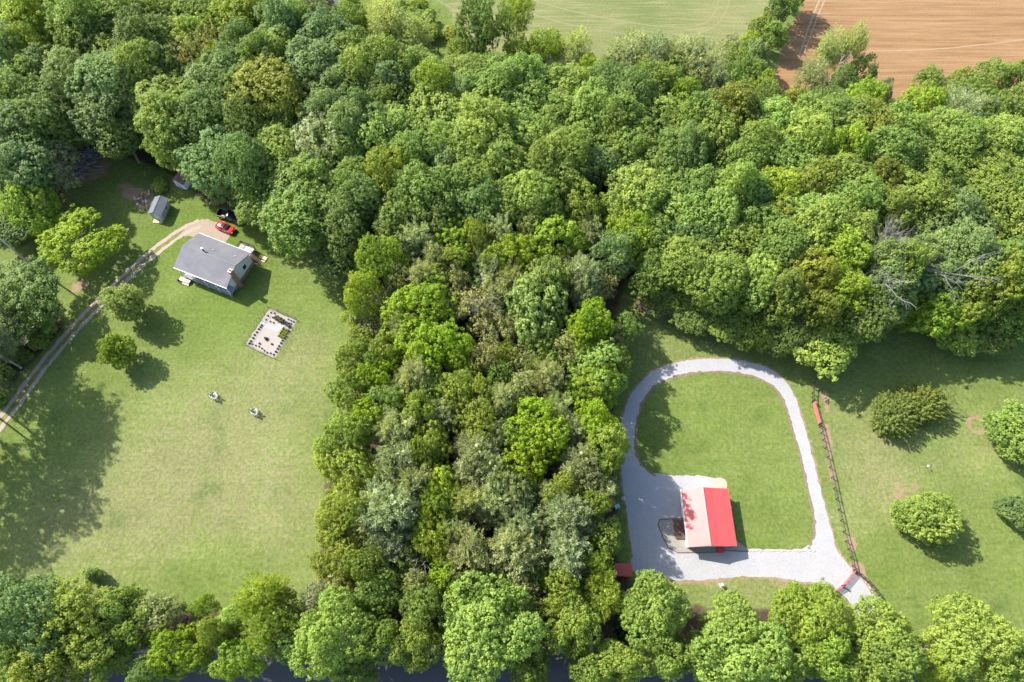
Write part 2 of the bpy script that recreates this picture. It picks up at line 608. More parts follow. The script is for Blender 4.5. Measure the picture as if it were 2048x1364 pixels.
def make_crown(seed, Rr, zb, H, K, lr, lc, rc, nl, ls, wide=.75, style='leaf', cover=1.0, zlow=-.55, squash=1.0, dens=1.0, inner=2200):
    rng = np.random.default_rng(seed)
    cz, az = (zb + H) / 2, (H - zb) / 2
    i = np.arange(K) + .5
    zz = np.clip(1 - (1 - zlow) * i / K + rng.normal(0, .07, K), -1, 1)
    ph = i * 2.39996 + rng.uniform(0, 6.28) + rng.normal(0, .3, K)
    rr = np.sqrt(np.maximum(0, 1 - zz ** 2))
    D = np.stack([rr * np.cos(ph), rr * np.sin(ph), zz], 1)
    C = D * np.array([Rr, Rr, az]) * lc * rng.uniform(.72, 1.22, (K, 1)) + np.array([0, 0, cz])
    rl = lr * Rr * rng.uniform(.62, 1.32, K)
    if style == 'cedar':
        C = np.stack([rng.normal(0, .28, K) * Rr, rng.normal(0, .28, K) * Rr, np.linspace(zb + .2 * (H - zb), H - .3 * (H - zb), K)], 1)
        D = unit(C - np.array([0, 0, cz]) + 1e-3)
    cand, cn, cl = [], [], []
    ltint = rng.random(K)
    for k in range(K):
        m = int(60 * dens * (rl[k] / rc) ** 2 * .22) + 10
        d = unit(rng.normal(0, 1, (m, 3)))
        ok = (d * unit(D[k] + np.array([0, 0, .35]))).sum(1) > -.30
        d = d[ok]
        p = C[k] + d * rl[k] * np.array([1, 1, squash])
        for q in range(K):
            if q == k: continue
            o = np.linalg.norm((p - C[q]) / np.array([1, 1, squash]), axis=1) > rl[q] * .9
            p, d = p[o], d[o]
        cand.append(p); cn.append(d); cl.append(np.full(len(p), ltint[k]))
    P = np.concatenate(cand); N = np.concatenate(cn); LT = np.concatenate(cl)
    idx = rng.permutation(len(P))
    keep = []
    acc = np.zeros((len(P), 3))
    md = rc * 1.02
    for j in idx:
        n_ = len(keep)
        if n_ and np.min(((acc[:n_] - P[j]) ** 2).sum(1)) < md * md: continue
        acc[n_] = P[j]; keep.append(j)
    keep = np.array(keep)
    if cover < 1: keep = keep[rng.random(len(keep)) < cover]
    P, N, LT = P[keep], N[keep], LT[keep]
    stray = (rng.random((len(P), 1)) < .16) * rng.uniform(.2, 1.0, (len(P), 1)) * rc * 1.6
    P = P + N * stray + rng.normal(0, rc * .18, P.shape)
    nc = len(P)
    crad = rc * rng.uniform(.65, 1.5, (nc, 1))
    ctint = rng.random(nc)
    N = unit(N + np.array([0, 0, .30]))
    Pc = np.repeat(P, nl, 0); Nc = np.repeat(N, nl, 0); Rc = np.repeat(crad, nl, 0)
    n = len(Pc)
    rnd = rng.normal(0, 1, (n, 3))
    if style == 'feather':
        u = rng.uniform(-.35, 1.0, (n, 1))
        Tn = unit(Nc + .35 * rng.normal(0, 1, (n, 3)))
        pos = Pc + Nc * Rc * 1.3 * u + rnd * Rc * .36 * (1.1 - u * .6)
        nor = unit(np.cross(Tn, rnd))
        Q = leaves(rng, pos, nor, Tn, ls, wide)
    elif style == 'cedar':
        u = rng.uniform(-.6, 1.0, (n, 1))
        A = unit(Nc + np.array([0, 0, .5]))
        pos = Pc + A * Rc * 1.2 * u + rnd * Rc * .30 * (1.0 - u * .7)
        nor = unit(rnd + Nc)
        Q = leaves(rng, pos, nor, unit(A + .4 * rng.normal(0, 1, (n, 3))), ls, wide)
    else:
        d = unit(Nc * .9 + rnd * .8)
        pos = Pc + d * Rc * rng.uniform(.12, 1.25, (n, 1)) ** .7
        nor = unit(d * 1.0 + .36 * rng.normal(0, 1, (n, 3)) + np.array([0, 0, .45]))
        Q = leaves(rng, pos, nor, rng.normal(0, 1, (n, 3)), ls, wide)
    tint = np.clip(.36 * np.repeat(LT, nl) + .36 * np.repeat(ctint, nl) + .28 * rng.random(n), 0, 1)
    # inner foliage
    ni = int(inner * cover * dens)
    k = rng.integers(0, K, ni)
    pos = C[k] + unit(rng.normal(0, 1, (ni, 3))) * (rl[k][:, None] * rng.uniform(.3, .85, (ni, 1))) * np.array([1, 1, squash])
    mixk = rng.random((ni, 1)) < .5
    pos = np.where(mixk, np.array([0, 0, cz]) + (pos - np.array([0, 0, cz])) * rng.uniform(.35, .95, (ni, 1)), pos)
    Qi = leaves(rng, pos, unit(rng.normal(0, 1, (ni, 3))), rng.normal(0, 1, (ni, 3)), ls * 1.7, .9)
    V = np.concatenate([Q, Qi])
    tint = np.concatenate([tint, rng.random(ni) * .8])
    return V, tint, C, P


def limb(m, p0, p1, r0, r1, rng, segs=3, n=5, bend=.12):
    p0, p1 = np.array(p0, float), np.array(p1, float)
    L = np.linalg.norm(p1 - p0)
    prev, pr = p0, r0
    for s in range(1, segs + 1):
        t = s / segs
        q = p0 + (p1 - p0) * t + (rng.normal(0, bend * L / segs, 3) if s < segs else 0)
        r = r0 + (r1 - r0) * t
        m.tube(prev, q, pr, r, n, cap=(s == segs))
        prev, pr = q, r


def make_trunk(seed, H, zb, C, P, r0, twigs=False, ttop=.78):
    rng = np.random.default_rng(seed + 99)
    m = MB()
    top = np.array([rng.normal(0, .03) * H, rng.normal(0, .03) * H, H * ttop])
    m.tube((0, 0, 0), (0, 0, .5), r0 * 1.45, r0, 9, cap=True)
    mid = top * .55 + np.array([0, 0, 0])
    m.tube((0, 0, .5), mid, r0, r0 * .72, 9)
    m.tube(mid, top, r0 * .72, r0 * .3, 8)
    for c in C:
        t = np.clip((c[2] - H * .22) / (H * ttop), .28, .92)
        b = top * t
        if t < .55: b = mid * (t / .55)
        limb(m, b, c, r0 * .33 * (1.1 - t * .5), r0 * .07, rng)
    if twigs:
        for p in P:
            k = np.argmin(((C - p) ** 2).sum(1))
            limb(m, C[k], p, r0 * .09, r0 * .03, rng, 2, 4, .2)
    return m


def bare_tree(seed, H, spread, r0, levels=4):
    rng = np.random.default_rng(seed)
    m = MB()

    def grow(p, d, L, r, lv):
        q = p + d * L * .5 + rng.normal(0, .05 * L, 3)
        e = p + d * L + rng.normal(0, .04 * L, 3)
        m.tube(p, q, r, r * .85, 6 if lv > 2 else 4, False)
        m.tube(q, e, r * .85, r * .62, 6 if lv > 2 else 4, True)
        if lv == 0: return
        for _ in range(3 if lv > 1 else 4):
            nd = unit(d + rng.normal(0, spread, 3) + np.array([0, 0, .15]))
            grow(e if rng.random() < .6 else q, nd, L * rng.uniform(.55, .8), r * .55, lv - 1)
    grow(np.zeros(3), np.array([0, 0, 1.0]), H * .38, r0, levels)
    return m


PROTO = {}          # letter -> list of (crown mesh, trunk mesh, R0, H0)


def proto(letter, seed, Rr, zb, H, K, lr, lc, rc, nl, ls, r0, twigs=False, ttop=.78, **kw):
    V, tint, C, P = make_crown(seed, Rr, zb, H, K, lr, lc, rc, nl, ls, **kw)
    cm = quad_mesh('crown', V, tint)
    tm_ = make_trunk(seed, H, zb, C, P, r0, twigs, ttop)
    tm = bpy.data.meshes.new('trunk')
    tm.from_pydata(tm_.v, [], tm_.f)
    tm.update()
    tm.materials.append(M['bark'])
    PROTO.setdefault(letter, []).append((cm, tm, Rr, H))


for s in range(3): proto('R', 10 + s, 5.0, 1.4, 9.5, 26, .29, .74, .50, 36, .29, .22)
for s in range(3): proto('B', 20 + s, 8.0, 2.5, 16, 40, .265, .78, .58, 32, .33, .38, squash=1.0)
for s, (K_, lr_, lc_, rc_, nl_, ls_, sq_) in enumerate([(30, .33, .72, .56, 32, .33, 1.2), (18, .40, .62, .46, 26, .27, 1.35), (40, .25, .80, .50, 30, .30, 1.1), (24, .34, .74, .74, 44, .36, 1.0),
                                                   (14, .46, .58, .52, 28, .30, 1.3), (34, .27, .82, .62, 34, .33, 1.5), (22, .36, .70, .42, 22, .26, 1.2)]):
    proto('T', 30 + s, 5.2, 4.5 + s % 3, 21, K_, lr_, lc_, rc_, nl_, ls_, .32, squash=sq_)
for s, (K_, lr_, lc_, rc_, nl_, ls_) in enumerate([(22, .27, .80, .58, 40, .30), (14, .34, .74, .48, 32, .27), (28, .23, .86, .54, 38, .28), (18, .30, .80, .72, 50, .33), (24, .25, .88, .46, 30, .26)]):
    proto('L', 40 + s, 5.2, 3.0, 15, K_, lr_, lc_, rc_, nl_, ls_, .25, cover=.88, inner=1300)
for s in range(3): proto('F', 50 + s, 4.6, 3.0, 15, 15, .34, .66, .74, 60, .46, .22, wide=.26, style='feather', ttop=.9, cover=.9, inner=1400)
for s in range(3): proto('S', 60 + s, 4.6, 3.0, 13.5, 12, .32, .70, .62, 26, .30, .20, twigs=True, cover=.72, dens=.8)
for s in range(3): proto('P', 95 + s, 4.2, 9.5, 22, 16, .27, .82, .70, 46, .46, .24, wide=.26, style='feather', ttop=.95, cover=.62, inner=500)
for s in range(2): proto('C', 70 + s, 3.4, .2, 5.2, 9, .62, .5, .50, 60, .30, .20, wide=.35, style='cedar')
for s in range(2): proto('U', 80 + s, 3.0, .15, 4.2, 10, .42, .58, .46, 36, .26, .10)
for s in range(2): proto('W', 90 + s, 5.2, 3.0, 15, 15, .36, .68, .60, 60, .30, .22, wide=.3, style='feather', cover=.75)

PAL = {  # species tints
    'y': (.228, .315, .030), 'Y': (.216, .315, .018), 'l': (.236, .322, .062), 'm': (.192, .266, .050),
    'd': (.140, .205, .048), 'b': (.180, .254, .080), 'g': (.258, .290, .145), 'o': (.222, .236, .085),
    'k': (.186, .218, .034), 'p': (.275, .315, .125), 'e': (.212, .270, .040), 'c': (.168, .200, .042), 'r': (.230, .026, .034),
    'v': (.226, .318, .044), 'w': (.258, .330, .084),
}
FK = {'F': 1.35, 'P': 1.3, 'W': 1.35, 'S': 1.2, 'C': 1.15}      # crown colour brightened to offset the self-shading of needles and fine sprays
CNAME = {'y': 'yellow-green', 'Y': 'bright lime-yellow', 'l': 'light green', 'm': 'mid green', 'd': 'dark green', 'b': 'blue-green',
         'g': 'grey-green', 'o': 'brownish olive', 'k': 'deep olive-green', 'p': 'pale straw-green', 'e': 'soft yellow-olive', 'c': 'olive', 'r': 'red-leaved', 'v': 'lime green', 'w': 'pale green'}
SNAME = {'R': 'round', 'B': 'broad domed', 'T': 'tall', 'L': 'loose-crowned', 'F': 'feathery', 'S': 'sparse twiggy', 'C': 'bushy', 'U': 'low bushy', 'W': 'wispy', 'P': 'high-crowned'}
ONAME = {'R': 'round_tree', 'B': 'maple_tree', 'T': 'forest_tree', 'L': 'broadleaf_tree', 'F': 'pine_tree', 'S': 'sparse_tree', 'C': 'cedar_bush', 'U': 'shrub', 'W': 'willow_tree', 'P': 'pine_tree'}
HDEF = {'R': 9, 'B': 15.5, 'T': 18.5, 'L': 14.5, 'F': 14.5, 'S': 13, 'C': 4.6, 'U': 3.2, 'W': 13, 'P': 22}
ZC = {'R': .56, 'B': .62, 'T': .66, 'L': .66, 'F': .64, 'S': .66, 'C': .5, 'U': .5, 'W': .6, 'P': .7}
trng = random.Random(5)
TREES = []


def tree(x, y, r, c, s, h=None, label=None, cat='tree', name=None, base=None, rad=None, bark=None, group=None, woods=None):
    h = h or HDEF[s] * trng.uniform(.86, 1.12)
    if woods is not None:
        while h > 7.5:
            q = G(x, y, h * ZC[s])
            if any(inside(pl, np.array([q[0]]), np.array([q[1]]))[0] for pl in woods): break
            h *= .92
    zc = h * ZC[s]
    p = base or G(x, y, zc)
    rm = rad or r * mpp(x, y, zc)
    cm, tm, R0, H0 = trng.choice(PROTO[s])
    root = empty(name or ONAME[s], (p[0], p[1], 0), trng.uniform(0, 6.283))
    k = rm / R0
    an_ = trng.uniform(.86, 1.16)
    root.scale = (k * an_, k / an_, h / H0)
    root.rotation_euler.x = trng.gauss(0, .035)
    root.rotation_euler.y = trng.gauss(0, .035)
    tr = link('trunk', tm, root)
    bk = bark or ((.21, .20, .13) if s == 'S' else BARK0)
    f = trng.uniform(.75, 1.25)
    tr.color = (bk[0] * f, bk[1] * f, bk[2] * f, 1)
    cr = link('crown', cm, root)
    b = PAL[c]
    f = trng.uniform(.88, 1.12) * FK.get(s, 1)
    hj = trng.uniform(-.07, .07)
    cr.color = (b[0] * f * (1 + hj), b[1] * f, b[2] * f * (1 - hj), 1)
    root['category'] = cat
    if label:
        root['label'] = label
        if group: root['group'] = group
    else:
        TREES.append((x, y, c, s, root))
    return root

# ================================================================== the setting
def GP(lst, z=0.0):
    return [G(a, b, z)[:2] for a, b in lst]


FOREST = [GP([(-420, -260), (660, -120), (690, 50), (800, 105), (920, 150), (1000, 165), (1200, 180), (1400, 205), (1560, 222), (1700, 225),
              (1850, 228), (2048, 215), (2500, 190), (2500, 600), (2048, 668), (1900, 655), (1800, 640), (1690, 690), (1640, 705), (1560, 690), (1480, 668),
              (1380, 630), (1320, 600), (1260, 560), (1235, 620), (1243, 700), (1232, 800), (1228, 900), (1236, 1000), (1246, 1100), (1250, 1150),
              (1262, 1160), (1300, 1175), (1340, 1195), (1420, 1215), (1560, 1215), (1690, 1235), (1740, 1280), (1850, 1300), (2048, 1300), (2300, 1364), (-200, 1364),
              (-200, 1215), (0, 1200), (100, 1195), (300, 1222), (450, 1220), (600, 1215), (640, 1130), (650, 950), (705, 850), (705, 700),
              (730, 600), (742, 545), (640, 505), (560, 452), (480, 428), (410, 410), (378, 372), (300, 335), (230, 305), (190, 305), (145, 372),
              (120, 405), (80, 430), (30, 440), (-300, 440)]),
          GP([(-420, 470), (-20, 560), (60, 590), (125, 615), (128, 660), (70, 722), (20, 775), (-40, 860), (-150, 980), (-400, 1150)])]


def inside(poly, X, Y):
    r = np.zeros(X.shape, bool)
    n = len(poly)
    for i in range(n):
        x0, y0 = poly[i]; x1, y1 = poly[(i + 1) % n]
        if y0 == y1: continue
        c = ((y0 > Y) != (y1 > Y)) & (X < (x1 - x0) * (Y - y0) / (y1 - y0) + x0)
        r ^= c
    return r


def dist_line(pts, X, Y):
    d = np.full(X.shape, 1e9)
    for a, b in zip(pts[:-1], pts[1:]):
        dx, dy = b[0] - a[0], b[1] - a[1]
        L2 = dx * dx + dy * dy + 1e-9
        t = np.clip(((X - a[0]) * dx + (Y - a[1]) * dy) / L2, 0, 1)
        d = np.minimum(d, np.hypot(X - a[0] - t * dx, Y - a[1] - t * dy))
    return d


# --- outlines read from the photograph
DRIVE = GP([(1243, 948), (1240, 900), (1241, 860), (1247, 825), (1259, 793), (1279, 765), (1306, 741), (1341, 727), (1385, 719), (1430, 717),
            (1480, 720), (1520, 729), (1550, 743), (1575, 766), (1593, 800), (1604, 838), (1613, 868), (1622, 900), (1634, 950), (1646, 1000),
            (1659, 1048), (1669, 1083), (1675, 1103), (1686, 1117), (1700, 1134), (1711, 1147), (1731, 1168), (1748, 1194), (1760, 1221),
            (1782, 1262), (1806, 1311), (1768, 1311), (1745, 1268), (1720, 1232), (1698, 1204), (1680, 1182), (1655, 1170), (1608, 1163),
            (1570, 1158), (1519, 1153), (1464, 1154), (1416, 1160), (1348, 1162), (1324, 1153), (1302, 1145), (1262, 1146), (1262, 1113),
            (1267, 1112), (1259, 1070), (1251, 1010)])
ISLAND = GP([(1272, 860), (1270, 890), (1274, 915), (1285, 934), (1312, 951), (1432, 952), (1438, 975), (1438, 1080), (1478, 1096), (1560, 1100),
             (1618, 1098), (1631, 1058), (1621, 1000), (1609, 950), (1598, 900), (1586, 862), (1572, 815), (1558, 784), (1533, 763), (1502, 751),
             (1460, 745), (1410, 744), (1370, 748), (1336, 758), (1306, 776), (1288, 798), (1277, 828)])
TRACK = smooth_line(GP([(-120, 975), (-30, 882), (25, 815), (75, 745), (120, 690), (165, 640), (205, 600), (250, 555), (300, 510), (345, 476), (372, 458), (400, 446)]), 2)
FENCE_A = GP([(1641, 728), (1632, 752), (1626, 772), (1623, 792), (1625, 806)])
FENCE_B = GP([(1637, 849), (1643, 872), (1651, 905), (1660, 945), (1669, 988), (1678, 1030), (1688, 1075), (1698, 1106), (1706, 1140)])
FENCE_C = GP([(1708, 1143), (1722, 1153), (1738, 1168), (1753, 1186), (1766, 1205), (1778, 1226), (1790, 1248)])

# --- the ground: one sheet to the horizon, finer where the photograph looks
def axis(lo, hi, st):
    a = np.arange(lo, hi + st * .5, st)
    return np.concatenate([[-4000, -1800, -800, -400, -230], a, [260 if hi > 200 else 230, 400, 800, 1800, 4000]])


ax, ay = axis(-165, 165, .6), axis(-40, 235, .6)
X, Y = np.meshgrid(ax, ay)
ny, nx = X.shape
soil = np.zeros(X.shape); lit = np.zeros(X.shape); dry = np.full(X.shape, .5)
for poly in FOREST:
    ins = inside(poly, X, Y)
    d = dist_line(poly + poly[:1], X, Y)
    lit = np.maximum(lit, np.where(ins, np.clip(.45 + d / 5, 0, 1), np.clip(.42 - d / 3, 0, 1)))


def blob(arr, px, py, r, amt, ry=None):
    x, y, _ = G(px, py)
    k = mpp(px, py)
    g = np.exp(-(((X - x) / (r * k)) ** 2 + ((Y - y) / ((ry or r) * k)) ** 2))
    return arr + amt * g


# drier grass in the middle of the big lawn, greener round the house and along the bottom trees
for a in [(430, 900, 170, .42), (300, 1020, 150, .38), (560, 1030, 110, .30), (560, 760, 90, .22), (100, 1060, 90, .25), (610, 700, 60, .22),
          (500, 420, 110, -.28), (440, 600, 100, -.25), (350, 470, 70, -.30), (420, 1170, 130, -.22), (660, 600, 50, -.1),
          (1740, 900, 90, .38), (1700, 1040, 50, .25), (1960, 900, 80, .22), (1780, 980, 60, .30), (1950, 1180, 120, -.05), (1750, 1120, 60, -.1),
          (1480, 1190, 80, .30), (1310, 1010, 80, -.2), (760, 20, 90, -.2), (860, 80, 60, -.25), (1330, 690, 80, .1), (1500, 700, 70, .1)]:
    dry = blob(dry, *a)
# bare earth
for a in [(270, 388, 30, 1.0, 14), (290, 405, 22, .9), (250, 372, 28, .7, 10), (205, 330, 34, .55), (160, 345, 40, .8), (52, 522, 12, 1.1), (165, 570, 12, .9),
          (150, 578, 16, .6), (1652, 800, 9, 1.0, 30), (1654, 870, 9, 1.1, 26), (1640, 830, 5, .9), (1660, 940, 6, .6, 20), (1705, 1085, 8, 1.1, 14),
          (1722, 1138, 10, 1.0, 14), (1660, 905, 4, .8), (1290, 607, 24, .8), (1330, 630, 26, .6), (1210, 420, 20, .4), (1758, 850, 8, .7, 12), (1796, 985, 24, .62), (1776, 1048, 14, .55), (1830, 975, 16, .5),
          (717, 50, 14, 1.3), (705, 62, 14, 1.0), (870, 128, 24, .9, 8), (1190, 700, 16, .6), (1240, 690, 14, .5), (1430, 1172, 60, .45, 9), (1560, 1172, 40, .5, 8), (244, 482, 14, .35), (253, 455, 16, .4),
          (300, 580, 8, .3), (275, 648, 10, .45), (282, 722, 9, .5), (1060, 60, 16, .6), (1400, 130, 20, .4)]:
    soil = blob(soil, *a)
cx, cy, _ = G(1953, 850)
ring = np.hypot(X - cx, Y - cy)
soil += .85 * np.exp(-((ring - 1.45) / .5) ** 2)
soil += .75 * np.exp(-(dist_line(DRIVE + DRIVE[:1], X, Y) / .55) ** 2)
soil += .50 * np.exp(-(dist_line(TRACK, X, Y) / 1.1) ** 2)
for F in (FENCE_A, FENCE_B, FENCE_C):
    q = [(a + .55, b - .1) for a, b in F]
    soil += .50 * np.exp(-(dist_line(q, X, Y) / .55) ** 2)
creekline = smooth_line(GP([(660, -10), (700, 40), (725, 75), (800, 95), (850, 112), (890, 130), (940, 146), (1000, 152)]), 2)
soil += 1.0 * np.exp(-(dist_line(creekline, X, Y) / 1.8) ** 2)
soil = np.clip(soil, 0, 1.3); dry = np.clip(dry, 0, 1)
me = bpy.data.meshes.new('ground')
me.vertices.add(nx * ny)
me.vertices.foreach_set('co', np.stack([X, Y, np.zeros_like(X)], -1).reshape(-1).astype(np.float32))
ii, jj = np.meshgrid(np.arange(nx - 1), np.arange(ny - 1))
b0 = (jj * nx + ii).reshape(-1)
quads = np.stack([b0, b0 + 1, b0 + nx + 1, b0 + nx], 1).astype(np.int32)
me.loops.add(quads.size)
me.loops.foreach_set('vertex_index', quads.reshape(-1))
me.polygons.add(len(quads))
me.polygons.foreach_set('loop_start', np.arange(len(quads), dtype=np.int32) * 4)
me.update(calc_edges=True)
at = me.attributes.new('mask', 'FLOAT_COLOR', 'POINT')
at.data.foreach_set('color', np.stack([soil, lit, dry, np.ones_like(soil)], -1).reshape(-1).astype(np.float32))
tag(link('ground', me, None, M['ground']), kind='structure')

# --- fields beyond the wood
HAY = GP([(820, -560), (850, -90), (880, -10), (905, 40), (945, 95), (1010, 112), (1190, 140), (1300, 150), (1440, 130), (1490, 100), (1545, 55), (1592, -5), (1650, -120), (1800, -560)])
PLOUGH = GP([(1603, 15), (1572, 70), (1556, 120), (1540, 165), (1552, 205), (1700, 215), (1900, 215), (2100, 205), (2600, 180), (2900, -560), (1830, -560), (1665, -120)])
tag(sheet('hay_field', ragged(HAY, 2.0, .5, 2), .004, M['hay']), kind='structure')
tag(sheet('ploughed_field', ragged(PLOUGH, 2.0, .3, 3), .006, M['plough']), kind='structure')
for k, L in enumerate([[(1040, -8), (1090, 8), (1150, 24), (1230, 40), (1310, 53), (1380, 55), (1415, 45), (1430, 25), (1440, -10), (1450, -60)],
                       [(1030, 18), (1090, 36), (1150, 52), (1230, 66), (1310, 72), (1390, 70), (1430, 55), (1450, 30), (1462, -10), (1475, -60)],
                       [(860, -10), (890, 10), (930, 30), (985, 55)], [(1180, -40), (1300, -12), (1400, -30)]]):
    tag(ribbon('tractor_track', resample(smooth_line(GP(L), 3), 1.0), .34, .010, M['hay_track'], .035, 20 + k), kind='structure')
for k, (L, w_) in enumerate([([(1656, -40), (1630, 20), (1612, 70), (1596, 118)], .42), ([(1668, -40), (1640, 20), (1622, 70), (1606, 112)], .35),
                       ([(1630, 108), (1740, 102), (1860, 100), (1960, 90), (2060, 78)], .30)]):
    tag(ribbon('pale_field_track', resample(smooth_line(GP(L), 3), .8), w_, .012, M['pale_soil'], w_ * .10, 40 + k), kind='structure')
tag(ribbon('creek', resample(creekline, 1.0), 2.2, .005, M['creek'], .25, 5), kind='structure')

# --- road under the bottom trees
tag(sheet('road_shoulder', ragged([(-400, 3.0), (400, 3.0), (400, -6.2), (-400, -6.2)], 1.5, .3, 9), .004, M['shoulder']), kind='structure')
tag(sheet('road', [(-400, 1.7), (400, 1.7), (400, -5.0), (-400, -5.0)], .009, M['asphalt']), kind='structure')

# --- gravel drive with the grass island inside its loop
tag(sheet('gravel_drive', ragged(smooth_line(DRIVE, 1, True), .5, .07, 11), .013, M['gravel']), kind='structure')
tag(sheet('island_lawn', ragged(smooth_line(ISLAND, 1, True), .5, .09, 12), .018, M['lawn']), kind='structure')
isl_edge = ISLAND[10:] + ISLAND[:5]
tag(ribbon('bare_soil_edge', resample(smooth_line(isl_edge, 1), .6), .42, .022, M['soil_margin'], .11, 14), kind='structure')
BED = GP([(1319.8, 1038.6), (1365.6, 1036.8), (1400, 1040), (1440, 1050), (1473, 1081), (1494, 1096.7), (1496, 1103), (1450, 1101), (1429, 1104.6), (1355, 1105.5), (1336.5, 1095), (1326, 1075.6), (1316, 1049)])
tag(sheet('stone_bed', BED, .026, M['river_stone']), kind='structure')
tag(sheet('pale_gravel_pad', ragged(GP([(1432.5, 956), (1441, 955), (1450, 959), (1454, 966), (1453, 978), (1438, 982), (1421, 978)]), .4, .03, 4), .026, M['pale_pad']), kind='structure')

# --- dirt track: two ruts and the parking place by the house
def offset(pts, d):
    out = []
    for i, p in enumerate(pts):
        a = pts[max(0, i - 1)]; b = pts[min(len(pts) - 1, i + 1)]
        L = math.hypot(b[0] - a[0], b[1] - a[1])
        out.append((p[0] - (b[1] - a[1]) / L * d, p[1] + (b[0] - a[0]) / L * d))
    return out


tk = resample(TRACK, .8)
tag(ribbon('wheel_rut', offset(tk, .80), .78, .012, M['rut'], .08, 31), kind='structure')
tag(ribbon('wheel_rut', offset(tk, -.80), .78, .012, M['rut'], .08, 32), kind='structure')
tag(sheet('dirt_parking', ragged(smooth_line(GP([(352, 478), (372, 452), (392, 440), (412, 438), (432, 443), (446, 447), (462, 460), (456, 480), (440, 500), (400, 480), (372, 470)]), 2, True), .5, .12, 6), .010, M['dirt_track']), kind='structure')

# ================================================================== grey house
A = G(365, 490, 5.3); B = G(471.3, 531.3, 5.3)
hc = ((A[0] + B[0]) / 2, (A[1] + B[1]) / 2)
hyaw = math.atan2(B[1] - A[1], B[0] - A[0])
HL = math.hypot(B[0] - A[0], B[1] - A[1])       # ridge length
house = empty('house', (hc[0], hc[1], 0), hyaw, 'single-storey house with grey shingle gable roof beside the dirt parking place', 'house')
HW, EZ, RZ = 4.35, 3.55, 5.35                    # half width at the eaves
x0, x1 = -HL / 2, HL / 2
wx0, wx1, wy0, wy1 = x0 + .35, x1 - .35, -HW + 1.75, HW - .45     # the porch takes the front
WT = 3.45
b = MB()
wm = MB()
gy = lambda y: EZ - .12 + (RZ - EZ) * (1 - abs(y) / HW)
prof = [(wy0, .9), (wy1, .9), (wy1, gy(wy1)), (0, gy(0)), (wy0, gy(wy0))]
n = len(prof)
wm.add([(wx0, y, z) for y, z in prof] + [(wx1, y, z) for y, z in prof],
       [tuple(range(n - 1, -1, -1)), tuple(range(n, 2 * n))] + [(i, (i + 1) % n, n + (i + 1) % n, n + i) for i in range(n)])
wall = wm.build('wall', M['siding'], house)
MB().bbox(wx0 - .04, wx1 + .04, wy0 - .04, wy1 + .04, 0, .9).build('foundation', M['brick'], house)
for sgn in (-1, 1):
    y = sgn * HW
    if sgn < 0: q = [(x0, y, EZ), (x1, y, EZ), (x1, 0, RZ), (x0, 0, RZ)]
    else: q = [(x0, 0, RZ), (x1, 0, RZ), (x1, y, EZ), (x0, y, EZ)]
    rf = MB().slab(q, .14).build('roof_slope', M['shingle'], house)
    rf['label'] = 'front roof slope of grey shingles' if sgn < 0 else 'rear roof slope with pale weathered streaks'
    MB().bbox(x0, x1, y + (-.1 if sgn < 0 else 0), y + (0 if sgn < 0 else .1), EZ - .16, EZ - .02).build('gutter', M['white'] if sgn < 0 else M['grey_trim'], house)
MB().slab([(x0, -.13, RZ + .01), (x1, -.13, RZ + .01), (x1, .13, RZ + .01), (x0, .13, RZ + .01)], .05).build('ridge_cap', M['shingle'], house)
for xe in (x0 + .01, x1 - .01):
    for sgn in (-1, 1):
        MB().tube((xe, sgn * HW, EZ - .09), (xe, 0, RZ - .09), .05, .05, 4).build('barge_board', M['shingle'], house)
# chimney on the end wall
chx, chy = x1 - .05, -1.55
ch = MB().bbox(chx - .3, chx + .32, chy - .36, chy + .36, 0, 5.75).build('chimney', M['brick'], house)
MB().bbox(chx - .38, chx + .40, chy - .44, chy + .44, 5.75, 5.86).build('chimney_cap', M['wood'], ch)
MB().tube((chx, chy, 5.86), (chx, chy, 6.12), .14, .13, 8).build('flue', M['dark_wood'], ch)
# vent and pipes on the rear slope
vx, vy = -1.7, .55
vp = MB().tube((vx, vy, RZ - .4), (vx, vy, RZ + .55), .14, .14, 8).build('roof_vent', M['black'], house)
MB().tube((vx, vy, RZ + .55), (vx, vy, RZ + .68), .26, .20, 8).build('vent_hood', M['galv'], vp)
MB().tube((-.2, 1.6, 4.5), (-.2, 1.6, 5.05), .06, .06, 6).build('vent_pipe', M['white'], house)
MB().tube((4.4, 2.1, 4.4), (4.4, 2.1, 4.8), .06, .06, 6).build('vent_pipe', M['white'], house)
# windows and doors
def window(par, x, y, z, w_, h_, axis_, out):
    fr = MB(); gl = MB()
    if axis_ == 'y':
        fr.box((x, y + out * .02, z), (w_ + .16, .06, h_ + .16)); gl.box((x, y + out * .05, z), (w_, .03, h_))
    else:
        fr.box((x + out * .02, y, z), (.06, w_ + .16, h_ + .16)); gl.box((x + out * .05, y, z), (.03, w_, h_))
    f_ = fr.build('window', M['white'], par); gl.build('pane', M['glass'], f_)


for wx in (-4.2, -1.6, 3.6): window(house, wx, wy0, 2.1, 1.0, 1.2, 'y', -1)
for wx in (-3.5, .5): window(house, wx, wy1, 2.2, 1.0, 1.1, 'y', 1)
window(house, wx1, 1.6, 2.2, .9, 1.1, 'x', 1)
dr = MB().box((1.3, wy0 - .03, 1.95), (.95, .07, 2.05)).build('door', M['white'], house)
MB().box((1.65, wy0 - .09, 1.9), (.08, .06, .08)).build('handle', M['galv'], dr)
dr = MB().box((3.0, wy1 + .03, 1.95), (.95, .07, 2.05)).build('door', M['white'], house)
MB().box((3.35, wy1 + .09, 1.9), (.08, .06, .08)).build('handle', M['galv'], dr)
